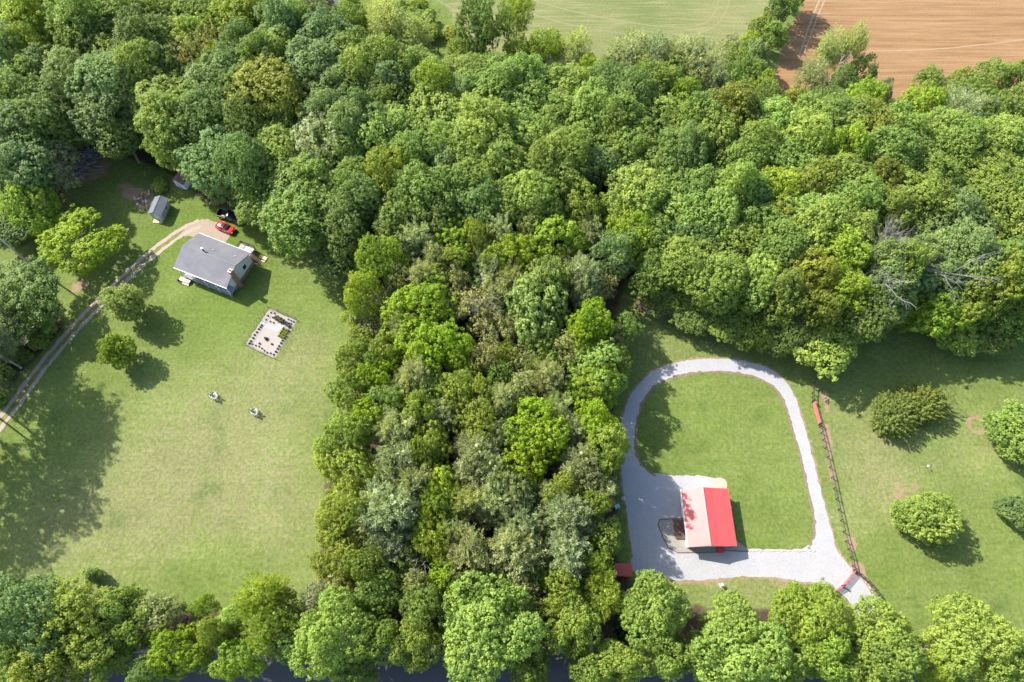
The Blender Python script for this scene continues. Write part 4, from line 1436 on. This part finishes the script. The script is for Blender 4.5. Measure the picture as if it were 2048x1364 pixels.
# ================================================================== utility pole and yard things
p = G(65, 532)
up = empty('utility_pole', p, 0, 'tall bare grey utility pole at the left edge above the dirt track', 'pole')
MB().tube((0, 0, 0), (.05, .05, 14.0), .20, .14, 12).build('pole', plain('pole_wood', (.52, .48, .44), .85), up)
MB().tube((.05, .05, 14.0), (.05, .05, 14.35), .05, .03, 8).build('insulator', M['galv'], up)
MB().box((.17, 0, 1.6), (.12, .30, .5)).build('meter_box', M['galv'], up)
MB().tube((.15, .12, .02), (.12, .12, 11), .018, None, 4).build('ground_wire', M['black'], up)

rngp = random.Random(41)
lp = G(170, 330)
pile = empty('log_pile', lp, 0, 'grey heap of cut logs in deep shade at the wood edge', 'log pile')
lgm = []
for k in range(4):
    m = MB().tube((-.5, 0, 0), (.5, 0, 0), .5, .42, 8)
    me_ = bpy.data.meshes.new('log'); me_.from_pydata(m.v, [], m.f); me_.update(); me_.materials.append(M['bark']); lgm.append(me_)
ua = G(150, 352); ub = G(196, 300)
for i in range(150):
    t = rngp.random(); off = rngp.gauss(0, 1.3)
    d = math.hypot(ub[0] - ua[0], ub[1] - ua[1])
    nx_, ny_ = -(ub[1] - ua[1]) / d, (ub[0] - ua[0]) / d
    o = link('log', rngp.choice(lgm), pile)
    r_ = rngp.uniform(.06, .13)
    hgt = max(0, 1.15 * (1 - (off / 2.6) ** 2)) * rngp.random()
    o.location = (ua[0] + (ub[0] - ua[0]) * t + nx_ * off - lp[0], ua[1] + (ub[1] - ua[1]) * t + ny_ * off - lp[1], r_ * .5 + hgt)
    o.scale = (rngp.uniform(1.0, 2.6), r_ * 2, r_ * 2)
    o.rotation_euler = (0, rngp.gauss(0, .08), rngp.gauss(.25, .45))
    f = rngp.uniform(.7, 1.3); o.color = (.24 * f, .22 * f, .23 * f, 1)

dp = G(286, 402)
deb = empty('debris_pile', dp, 0, 'heap of branches, planks and stones on bare earth beside the shed', 'debris pile')
for i in range(34):
    ang = rngp.uniform(0, 6.28); rr = abs(rngp.gauss(0, 1.5))
    x, y = rr * math.cos(ang), rr * math.sin(ang)
    if i % 3 == 0:
        o = link('stone', rock_mesh(100 + i).build('tmp', None).data, deb) if False else rock_mesh(100 + i, rngp.uniform(.15, .4)).build('stone', M['rock'] if i % 2 else M['grey_rock'], deb)
        o.location = (x, y, 0)
    elif i % 3 == 1:
        o = link('branch', rngp.choice(lgm), deb); o.scale = (rngp.uniform(.8, 2.2), .12, .12); o.location = (x, y, .12 + rngp.random() * .4)
        o.rotation_euler = (0, rngp.gauss(0, .2), rngp.uniform(0, 3)); o.color = (.16, .10, .07, 1)
    else:
        o = MB().box((0, 0, 0), (rngp.uniform(.6, 1.6), .2, .06)).build('plank', M['dark_wood'] if i % 2 else M['wood'], deb)
        o.location = (x, y, .08 + rngp.random() * .3); o.rotation_euler = (0, rngp.gauss(0, .1), rngp.uniform(0, 3))


def stump(px, py, r, h, label):
    o = empty('tree_stump', G(px, py), rngp.uniform(0, 6), label, 'stump')
    m = MB().tube((0, 0, 0), (0, 0, h * .3), r * 1.3, r, 10).tube((0, 0, h * .3), (0, 0, h), r, r * .95, 10)
    a = m.build('bark', M['bark'], o); a.color = (.12, .09, .075, 1)
    MB().tube((0, 0, h), (0, 0, h + .015), r * .9, r * .88, 10).build('cut_face', M['wood'], o)


stump(244, 484, .42, .45, 'dark cut stump in shade right of the big yellow-green tree')
stump(221, 497, .38, .40, 'cut stump closest to the big yellow-green tree trunk')
stump(257, 461, .40, .35, 'pale topped stump highest in the shaded yard')
stump(312, 380, .45, .5, 'pale stump beside the leafy sprout above the shed')

o = empty('lawn_ornament', G(1440.5, 1170), 0, 'small pale stone lawn ornament on the grass below the drive', 'ornament')
MB().loft([[(r_ * math.cos(i * .7854), r_ * math.sin(i * .7854), z) for i in range(8)] for z, r_ in ((0, .28), (.1, .26), (.2, .13), (.6, .11), (.72, .2))]).build('pedestal', M['grey_rock'], o)
MB().loft([[(r_ * math.cos(i * .524), r_ * math.sin(i * .524), z) for i in range(12)] for z, r_ in ((.7, .12), (.8, .26), (.88, .30), (.86, .25), (.8, .08))]).build('basin', M['grey_rock'], o)
o = rock_mesh(91, .20).build('garden_stone', M['rock']); o.location = G(1441.5, 1174.5); tag(o, 'small whitish stone just below the pale lawn ornament', 'stone')
o = empty('marker_stake', G(1850, 935), 0, 'thin stake with a small white cap alone on the right lawn', 'stake')
MB().tube((0, 0, 0), (0, 0, 1.0), .025, None, 6).build('stake', M['galv'], o)
MB().loft([[(r_ * math.cos(i * .7854), r_ * math.sin(i * .7854), z) for i in range(8)] for z, r_ in ((.95, .06), (1.02, .17), (1.12, .17), (1.2, .05))]).build('cap', M['white'], o)

# ================================================================== trees
# x y radius (pixels of the photograph, crown centre) colour shape [height in metres]
FORESTDATA = """
61 44 44 y T|68 94 36 e L 18|113 18 42 d T|8 28 42 b T|6 92 36 b T|22 150 48 b T|30 212 48 m T|178 50 42 m T|255 36 48 m T|330 22 44 m T|398 34 40 m T
212 80 42 d T|290 86 40 d T|342 80 32 l T|384 86 34 l T|467 42 40 y T|514 24 32 e T|148 78 36 m T|430 86 28 o S 18|368 122 32 o S 18|441 134 28 e L 18|330 142 28 d T
554 60 34 b T|598 50 30 m T|604 14 38 g W 15|566 102 40 l T|650 82 38 b T|634 142 48 b T|540 188 60 k T 22|490 96 32 d T|158 160 42 b T|222 164 48 b T|280 142 38 m T
236 112 36 m T|206 220 44 b T|240 272 36 d T|326 194 48 l T|410 178 44 b T|466 156 38 b T|342 240 46 l T|428 236 44 d T|338 288 30 m T|454 318 68 b B 16|440 366 36 b L 11
500 252 36 d T|560 260 36 l T|650 300 48 g S 20|574 314 46 l T|600 376 58 m T|602 432 48 m T 19|668 238 38 b T|690 188 38 b T|20 282 54 d T|42 340 46 b T|92 326 40 g L 19
8 408 40 m T|16 456 38 d T|124 210 40 d T|100 150 38 d T|60 150 36 m T|90 250 38 d T|150 262 30 d T 15|500 330 40 d T|528 398 40 m T|640 360 40 m T|660 420 44 m T|690 460 36 d T 16|530 130 36 m T|480 200 34 d T
694 34 30 m L 12|710 104 34 m T|760 116 38 m T|822 130 34 m T|866 156 34 l T|722 140 34 l T|780 164 38 b T|861 176 32 y T|805 140 30 m T|946 148 46 m T|1002 142 38 m T|1052 162 38 l T
1110 160 34 m T|909 198 26 b T|940 188 34 m T|714 192 38 b T|769 212 38 m T|724 232 30 d T|700 262 34 b T|752 252 32 b T|882 232 54 l T|998 192 48 l T|1066 206 44 l T|1134 182 38 l T
1114 232 38 l T|1036 244 44 l T|964 262 46 l T|1186 236 42 l T|1240 246 42 l T|1213 184 38 d T|1254 196 38 d T|1308 180 38 m T|1312 240 44 l T|1353 206 32 y L 15|738 284 38 l T|813 274 46 l T
838 316 36 m T|892 286 38 l T|944 304 44 l T|1042 292 44 l T|1134 308 44 m T|1184 284 38 m T|1090 264 34 l T|769 352 40 e L 19|694 310 40 m T|706 372 38 m T|728 408 34 d T|899 338 30 b T
846 394 44 m T|1008 342 46 l T|1064 386 40 l T 19|1120 376 38 m T|1206 338 30 b T|1152 422 36 e L 15|1294 308 52 m T|1352 312 42 d T|1282 386 48 l T|1350 380 42 m T|1254 446 32 y L 15|1340 424 42 l T
804 432 38 m T|900 392 38 m T|950 372 38 m T|960 420 36 d T 17|1100 330 36 m T|1250 300 36 m T|1230 270 30 m T|700 430 32 d T|880 440 32 d T 16|1010 420 36 m T 16|1080 440 32 m T 15
1450 226 44 k T|1553 246 42 l T|1416 274 44 l T|1496 292 34 l T|1368 300 40 d T|1684 248 44 m T|1608 290 42 l T|1732 272 42 k T|1690 308 36 y L 19|1792 274 42 m T|1762 316 42 m T|1826 326 42 m T|1908 288 48 l T
2014 306 58 l T|1580 332 52 l T|1486 326 38 l T|1632 376 42 k T|1690 360 42 l T|1758 370 38 k T|1854 366 44 m T|1932 360 46 m T|2020 372 52 m T|1392 386 48 m T|1464 384 38 l T|1553 390 42 y T|1504 404 30 b T
1621 442 44 l T|1560 442 42 k T|1710 412 42 m T|1822 412 46 m T|1900 440 48 b T|1990 422 48 l T|1432 440 42 l T|1376 430 38 l T|1770 430 40 m T|1680 450 38 m T|1510 450 38 m T|1500 230 36 m T|1620 240 36 l T|1400 230 34 m T
1390 482 42 d T|1368 526 42 l T|1470 492 42 m T|1433 570 42 m T 18|1512 564 38 l T 18|1567 502 46 m T|1628 478 42 l T|1700 478 38 l T|1600 552 42 k L 19|1673 520 38 y T|1680 586 40 y T 18|1628 616 36 k L 17|1512 642 40 m T 17
1457 640 38 m T 16|1645 668 56 l T 18|1578 648 38 d T 17|1758 580 46 b T|1782 540 38 l T|1740 640 34 d T 16|1861 512 46 b T|1930 508 44 b T|1872 560 42 b T|1826 620 44 y L 17|1896 604 54 y L 18|1963 578 48 e L 18|1912 668 30 l L 14
2014 536 52 m T|2025 620 46 m T|2042 480 40 m T|1988 666 36 d T 15|1365 588 38 m T 18|1320 540 36 m T|1302 470 36 m T|1330 580 32 d T 16|1400 618 36 d T 16|1750 520 30 b T|1560 590 36 m T 18|2044 560 40 m T|2046 400 40 m T|1970 300 40 m T|1710 640 32 d T 15
"""
EDGEDATA = """
776 44 42 p W 13|827 70 34 p W 12|930 96 28 m L 9|1042 108 34 y L 11|1090 98 34 y L 11|1148 100 30 p W 12|1182 138 28 y L 10|1060 130 26 y L 9|1210 140 26 d L 9|960 118 26 l L 8|1261 114 44 g W 13|1312 114 46 g W 14|1366 118 40 g W 13|1402 132 48 g W 13
1553 22 24 d L 9|1525 50 25 m L 8|1550 68 25 m L 8|1498 84 22 y L 7|1464 94 20 g L 8|1512 106 26 b L 9|1472 124 28 m L 9|1466 162 30 l L 11|1500 142 30 m L 10|1522 176 28 y L 10|1570 2 26 m L 10|1590 -20 26 m L 9
1620 158 28 g W 11|1717 148 26 d L 11|1690 172 30 d L 11|1587 206 30 k L 12|1642 204 34 d L 12|1731 200 40 y L 14|1833 214 46 y L 15|1765 188 16 g L 9|1861 162 28 m L 8|1932 166 32 m L 9|1988 152 36 m L 9|2040 152 30 m L 9|1952 192 38 m L 11|1908 228 40 g W 14|1955 226 26 p L 13|1962 244 32 d L 13|2032 212 42 m L 13|1790 226 30 d L 12
1540 200 28 d L 12|1430 170 28 g W 12|1340 150 30 m L 11|1290 160 28 m L 12|760 82 26 l L 6|800 96 24 l L 6|735 30 22 l U 3|760 62 24 y U 3|810 40 26 l U 3|850 40 22 l U 3|905 66 20 e U 2|700 14 24 m U 4|860 66 20 l U 3|790 12 24 l U 3|830 14 22 e U 3
"""
THICKDATA = """
780 482 26 o S|828 488 32 g F|870 446 24 o S|913 482 42 y L|902 540 38 e L|998 470 28 g F|1026 516 40 y L|1122 482 46 y L|1224 516 40 b L|1265 486 36 y L|1312 534 34 m L|759 530 40 y L|727 592 34 y L|770 600 30 o S 11
848 550 30 g F|874 532 28 g F|903 566 28 o S|976 550 34 g F|838 630 62 Y L 15|870 696 44 Y L|916 698 34 Y L|842 724 28 y L|1080 622 60 w R 15|1094 566 38 w R 15|1090 690 40 m L 11|950 628 40 o S|992 598 32 o S|920 602 28 o S|996 664 36 o S|968 712 28 o S|1012 714 24 e L 11
1159 556 32 g F|1174 594 26 g F|1198 574 28 o S|1176 648 38 Y L|1170 684 28 Y L|1245 656 28 m L 9|1222 668 28 o S 10|1135 698 30 o S|1190 740 48 l L|1184 776 44 y L|1238 722 28 m L 9|706 718 32 e L|708 780 38 e L|763 704 32 e L|760 758 34 Y L|835 760 34 g F|864 780 34 m L|910 786 38 e L
774 818 38 m L|729 838 36 Y L|842 824 32 e L|968 792 32 e L|1010 810 28 g F|1053 778 30 o S|1105 764 30 g F|1105 810 32 p F|940 850 44 e L|1060 862 58 Y L 16|1046 930 46 Y L|1128 854 32 g F|1194 850 38 Y L 16|1206 896 38 e L 18|690 884 48 e L|797 868 40 g F|862 878 36 e L|951 898 42 g F|1152 876 30 g F
694 934 52 e L|686 1000 48 e L|692 1062 48 e L|684 1118 42 e L|672 1168 34 o S|787 932 42 g F 16|780 1020 56 g F 17|788 1088 44 g F|828 970 34 g F|856 918 32 e L|886 960 32 y L|872 1014 42 e W 15|869 1076 38 e W|951 932 44 g F|940 1008 30 p F|995 970 38 g F|988 1018 38 g F|1046 980 32 g F
1122 978 34 e L|1163 940 42 g F|1200 988 30 g F|1036 1046 38 g F|1128 1036 44 g F 16|1164 1028 34 g F|944 1110 44 g F|1033 1110 52 g F 16|1136 1110 44 g F|1186 1004 24 e L|1212 1068 30 l L 12|1202 1128 32 e W|1200 1184 38 e W|889 1166 34 Y L 12|838 1172 26 o S|838 1206 38 m L|764 1190 42 m L|1053 1188 30 o S|1122 1182 34 e L
820 660 26 g F|800 566 24 o S|1020 570 26 g F|1040 720 28 o S 11|1075 740 28 m L 10|1000 760 28 m L 10|930 750 28 e L 11|890 830 28 g F|800 770 26 g F 12|1010 880 28 g F|1090 1000 28 g F|910 1060 26 g F|820 1120 32 d L 10|870 1220 28 d L 10|740 1130 34 e L|1080 1150 28 m L 11|960 480 28 e L|1180 470 28 g F|1060 460 26 o S|1150 520 26 o S|960 510 24 g F|736 648 30 o S 10|716 684 28 e L 9|700 640 18 e S 6
"""
ROADDATA = """
52 1240 84 b B 17|154 1258 76 e L 16|100 1334 66 e L 15|246 1214 42 m L 13|326 1228 44 o S 12|410 1208 22 y L 9|360 1306 48 Y L 12|476 1232 30 l L 10|526 1190 42 e W|534 1260 56 e W 14|478 1316 44 y L 12|282 1262 38 m L 12|432 1264 30 e L|592 1288 34 d L 11|634 1190 30 g L 10|684 1268 76 l B 17|744 1286 44 m B 15|836 1284 50 l B 14
986 1262 98 l B 18|1162 1252 50 l B 15|1112 1276 32 e L 13|1232 1326 46 l B 14|1304 1232 66 l B 15|1328 1320 40 l B 13|1458 1250 60 l B 14|1486 1318 86 l B 16|1612 1246 72 v B 13.5|1640 1302 54 v B 14|1750 1252 58 l B 13|1768 1312 54 l B 14|1956 1292 84 l B 15|1878 1340 40 y L 11|1400 1300 40 m B 13|1060 1330 40 m B 13
930 1340 30 m L 12|1180 1350 40 l B 13|700 1345 40 m L 12|20 1330 50 m L 14|220 1300 44 m L 13|300 1340 36 d L 11|1560 1330 46 l B 13|1700 1350 46 l B 12|2040 1330 46 l B 13|1100 1220 32 m L 11|570 1210 30 e L 10
"""
for block, cat_ in ((FORESTDATA, 'f'), (EDGEDATA, 'e'), (THICKDATA, 't'), (ROADDATA, 'r')):
    for tok in block.replace('\n', '|').split('|'):
        f_ = tok.split()
        if not f_: continue
        rr_ = float(f_[2]) * (1.24 if cat_ == 'f' else 1.08 if cat_ == 't' else .96)
        if cat_ == 'f' and 690 < float(f_[0]) < 1320 and float(f_[1]) < 165: f_[1] = float(f_[1]) + 12
        tree(float(f_[0]), float(f_[1]), rr_, f_[3], f_[4], float(f_[5]) if len(f_) > 5 else None, woods=FOREST if cat_ in 'ft' else None)

# --- trees that stand apart
tree(245, 604, 37, 'w', 'R', 8.2, 'round pale green tree beside the dirt track on the big lawn')
tree(238, 698, 32, 'y', 'R', 7.0, 'small round yellow-green tree on the lawn below the pale round tree')
tree(150, 484, 66, 'Y', 'L', 9.5, 'big bright yellow-green tree left of the dirt track and stumps')
tree(58, 402, 54, 'y', 'L', 13.0, 'yellow-green tree at the left edge above the big bright tree')
tree(686, 524, 45, 'b', 'R', 8.5, 'round blue-green tree alone in the corner of the big lawn')
tree(1857, 1036, 54, 'l', 'R', 7.0, 'round fine-leaved green tree casting shade on the right lawn')
tree(2034, 1024, 32, 'b', 'R', 4.2, 'grey-green rounded bush at the right edge of the right lawn')
tree(2046, 862, 56, 'l', 'R', 8.0, 'bright green round tree cut by the right edge of the photo')
tree(1788, 832, 44, 'c', 'C', 4.0, 'left lobe of the olive cedar clump on the right lawn', 'bush')
tree(1844, 808, 41, 'c', 'C', 4.0, 'right lobe of the olive cedar clump on the right lawn', 'bush')
tree(42, 600, 72, 'd', 'L', 11, 'dark blue-green tree leaning over the dirt track at the left edge')
tree(-4, 664, 46, 'g', 'F', 11, 'grey-green pine with bare pale trunk at the left edge', bark=(.34, .33, .32))
tree(187, 1150, 14, 'b', 'U', 3.0, 'small blue-green bush just above the bottom left row', 'shrub')
tree(320, 372, 16, 'l', 'U', 1.6, 'leafy light green sprout beside the pale stump', 'shrub')
tree(1203, 936, 15, 'r', 'U', 3.0, 'red-leaved bush peeping out under the grey-green pines', 'shrub')
tree(1211, 882, 13, 'r', 'U', 8.5, 'red-leaved treetop showing between two yellow-green trees', 'shrub')
tree(1765, 1212, 9, 'b', 'U', 1.5, 'blue-green bush at the foot of the curving fence, upper one', 'shrub')
tree(1776, 1230, 9, 'b', 'U', 1.5, 'blue-green bush at the foot of the curving fence, lower one', 'shrub')
tree(14, 652, 38, 'e', 'F', 8, 'low yellowish pine at the left edge below the dark leaning tree')
for px_, py_, rr_, cc_, lb_ in ((42, 712, 17, 'd', 'dark low shrub between the pale trunks and the track, upper right one'), (12, 748, 18, 'd', 'dark low shrub among the pale trunks at the left edge'),
                               (78, 684, 18, 'm', 'green low shrub under the dark leaning tree by the track'), (100, 655, 16, 'm', 'green low shrub highest under the dark leaning tree'), (24, 690, 18, 'm', 'green low shrub left of the pale pine trunks'),
                               (-6, 795, 18, 'm', 'green low shrub cut by the left edge beside the track'), (4, 716, 18, 'd', 'dark low shrub at the left edge above the pale trunks')):
    tree(px_, py_, rr_, cc_, 'U', 2.6, lb_, 'shrub')
# pines just beyond the left edge of the picture: their shade lies on the lawn
for k, (px_, py_, h_) in enumerate([(42, 735, 21), (28, 705, 22), (-10, 735, 23), (12, 775, 21), (-30, 790, 23), (-35, 850, 23), (-70, 890, 23), (-100, 950, 21), (-60, 690, 22), (-150, 840, 22), (-160, 930, 22), (-180, 1010, 20), (-20, 822, 20)]):
    q = G(px_, py_)
    tree(0, 0, 0, 'g' if k % 3 else 'm', 'P', h_ + 2, 'grey-trunked tall pine in the stand at the left edge beyond the track', base=q, rad=3.6 + (k % 3) * .6, bark=(.27, .26, .25), group='pines beyond the track')
# more of the same wood beyond the frame
orng = random.Random(77)
for k in range(70):
    side = orng.choice('LRTB')
    if side == 'L': q = G(orng.uniform(-420, -50), orng.uniform(-150, 420))
    elif side == 'R': q = G(orng.uniform(2090, 2420), orng.uniform(230, 640))
    elif side == 'T': q = G(orng.uniform(-200, 640), orng.uniform(-240, -50))
    else: q = (orng.choice([orng.uniform(-125, -84), orng.uniform(86, 125)]), orng.uniform(2, 9), 0)
    tree(0, 0, 0, orng.choice('mmldb'), 'T' if side != 'B' else 'L', orng.uniform(15, 21), 'tree of the surrounding wood beyond the edge of the picture', base=q, rad=orng.uniform(4, 5.5), group='wood beyond the picture')

# --- ivy-hung tall tree and its neighbour on the field edge
tree(950, 46, 34, 'd', 'L', 17, 'dark leaning half of the ivy-hung pair at the hay field edge')
iv = tree(984, 46, 40, 'd', 'S', 19, 'tall dark ivy-hung tree with pale bare stems at the hay field edge')
tree(1032, 26, 34, 'e', 'W', 14, 'pale drooping tree with dark curved trunk beside the ivy-hung tree')


def bare(px, py, h, label, spread, r0, seed, colr, lean=(0, 0), lv=4, name='dead_tree'):
    o = empty(name, G(px, py), 0, label, 'dead tree')
    o.rotation_euler = (lean[0], lean[1], seed)
    t_ = bare_tree(seed, h, spread, r0, lv).build('branches', M['bark'], o)
    t_.color = (*colr, 1)


def bare_at(px, py, zt, h, *a, **k):
    """place so that the middle of the bare crown, zt metres up, shows at that pixel"""
    q = G(px, py, zt)
    import_px = None
    o = empty('dead_tree', (q[0], q[1], 0), 0, a[0], 'dead tree')
    o.rotation_euler = (0, 0, a[3])
    t_ = bare_tree(a[3], h, a[1], a[2], k.get('lv', 4)).build('branches', M['bark'], o)
    t_.color = (*a[4], 1)


bare_at(1804, 505, 18.5, 25, 'grey leafless tree spreading bare branches above the green wood', .50, .25, 3, (.27, .25, .245), lv=5)
bare_at(1756, 492, 17, 22, 'smaller grey leafless tree left of the spreading bare one', .35, .20, 8, (.25, .23, .22), lv=5)
bare_at(1672, 128, 11, 16, 'half bare tree with pale stems against the ploughed field', .38, .22, 12, (.50, .46, .42), lv=4)
bare_at(962, 92, 4, 13, 'bundle of pale bare stems in front of the ivy-hung tree', .30, .24, 15, (.58, .53, .48), lv=4)
bare_at(876, 88, 3, 6, 'short dark dead trunk on the green field edge', .12, .16, 21, (.05, .045, .045), lv=1)
bare_at(775, 1098, 10, 13, 'white bare twigs among grey-green trees of the lower thicket', .5, .12, 27, (.5, .48, .46), lv=4)
bare_at(852, 1120, 9, 12, 'pale bare twigs above the lime-yellow tree of the lower thicket', .5, .12, 29, (.5, .48, .46), lv=4)
bare_at(960, 608, 12, 15, 'pink-grey bare branches in the middle of the thicket', .5, .14, 33, (.40, .34, .31), lv=5)
tree(1655, 110, 24, 'p', 'W', 15, 'pale wispy treetop left of the half bare tree at the ploughed field')
tree(1702, 100, 26, 'p', 'W', 16, 'pale wispy treetop right of the half bare tree at the ploughed field')

# --- labels that single out each wood tree: zone, row, colour and order from the left
def zone(x, y):
    if y > 1140: return 'the bottom roadside row'
    if 600 < x <= 1285 and y > 440: return 'the thicket'
    if y < 160 and 670 < x < 1580: return 'the hay field edge'
    if x >= 1570 and y < 256: return 'the ploughed field edge'
    if x < 690: return 'the wood behind the house'
    if x < 1225: return 'the central wood'
    return 'the wood above the garage'


def band(z_, y):
    if z_ == 'the thicket': return ['topmost', 'upper', 'middle', 'lower', 'bottom'][min(4, max(0, int((y - 440) / 140)))]
    if z_ == 'the wood behind the house': return ['farthest', 'upper', 'middle', 'nearest'][min(3, max(0, int(y / 115)))]
    if z_ == 'the central wood': return ['farthest', 'upper', 'middle', 'nearest'][min(3, max(0, int((y - 140) / 78)))]
    if z_ == 'the wood above the garage': return ['farthest', 'upper', 'middle', 'lower', 'nearest'][min(4, max(0, int((y - 160) / 105)))]
    return ''


ORD = ['', 'second', 'third', 'fourth', 'fifth', 'sixth', 'seventh', 'eighth', 'ninth', 'tenth', 'eleventh', 'twelfth', 'thirteenth', 'fourteenth', 'fifteenth', 'sixteenth']
groups = {}
for x, y, c, s, root in TREES:
    z_ = zone(x, y)
    bd_ = band(z_, y)
    groups.setdefault((z_, bd_, c, s), []).append((x, root))
for (z_, bd_, c, s), L in groups.items():
    L.sort(key=lambda t: t[0])
    where = 'in ' + (bd_ + ' part of ' if bd_ else '') + z_
    for i, (x, root) in enumerate(L):
        root['group'] = 'trees of ' + z_
        if len(L) == 1: root['label'] = f"only {CNAME[c]} {SNAME[s]} tree {where}"
        elif i == 0: root['label'] = f"leftmost {CNAME[c]} {SNAME[s]} tree {where}"
        elif i == len(L) - 1: root['label'] = f"rightmost {CNAME[c]} {SNAME[s]} tree {where}"
        else: root['label'] = f"{ORD[i]} from left {CNAME[c]} {SNAME[s]} tree {where}"

# --- undergrowth beneath the crowns: one mass
rngu = np.random.default_rng(9)
Vu, tu, _, _ = make_crown(400, 2.2, .1, 4.0, 8, .46, .56, .55, 16, .5, dens=.8)
sel = rngu.permutation(len(Vu))[:650]
Vu, tu = Vu[sel], tu[sel]
allV, allT = [], []
for poly, n_ in ((FOREST[0], 900), (FOREST[1], 60)):
    xs = np.array([p_[0] for p_ in poly]); ys = np.array([p_[1] for p_ in poly])
    PX = rngu.uniform(max(xs.min(), -140), min(xs.max(), 140), n_); PY = rngu.uniform(max(ys.min(), -3), ys.max(), n_)
    ok = inside(poly, PX, PY) & (dist_line(poly + poly[:1], PX, PY) > 2.2) & (PY > 4.5)
    gx, gy_, _ = G(1207, 415)
    ok &= np.hypot(PX - gx, PY - gy_) > 9
    dd = dist_line(DRIVE + DRIVE[:1], PX, PY)
    ok &= (dd > 2.5) & ~inside(DRIVE, PX, PY)
    for a, b_ in zip(PX[ok], PY[ok]):
        an_ = rngu.uniform(0, 6.28); k = rngu.uniform(.6, 1.25)
        ca, sa = math.cos(an_) * k, math.sin(an_) * k
        W_ = np.empty_like(Vu)
        W_[..., 0] = Vu[..., 0] * ca - Vu[..., 1] * sa + a
        W_[..., 1] = Vu[..., 0] * sa + Vu[..., 1] * ca + b_
        W_[..., 2] = Vu[..., 2] * k * rngu.uniform(.7, 1.2)
        allV.append(W_); allT.append(np.clip(tu * .6 + rngu.random() * .4, 0, 1))
un = link('undergrowth', quad_mesh('undergrowth', np.concatenate(allV), np.concatenate(allT)))
un.color = (.060, .115, .026, 1)
tag(un, 'dense green undergrowth beneath the trees of the wood', 'undergrowth', None, 'stuff')
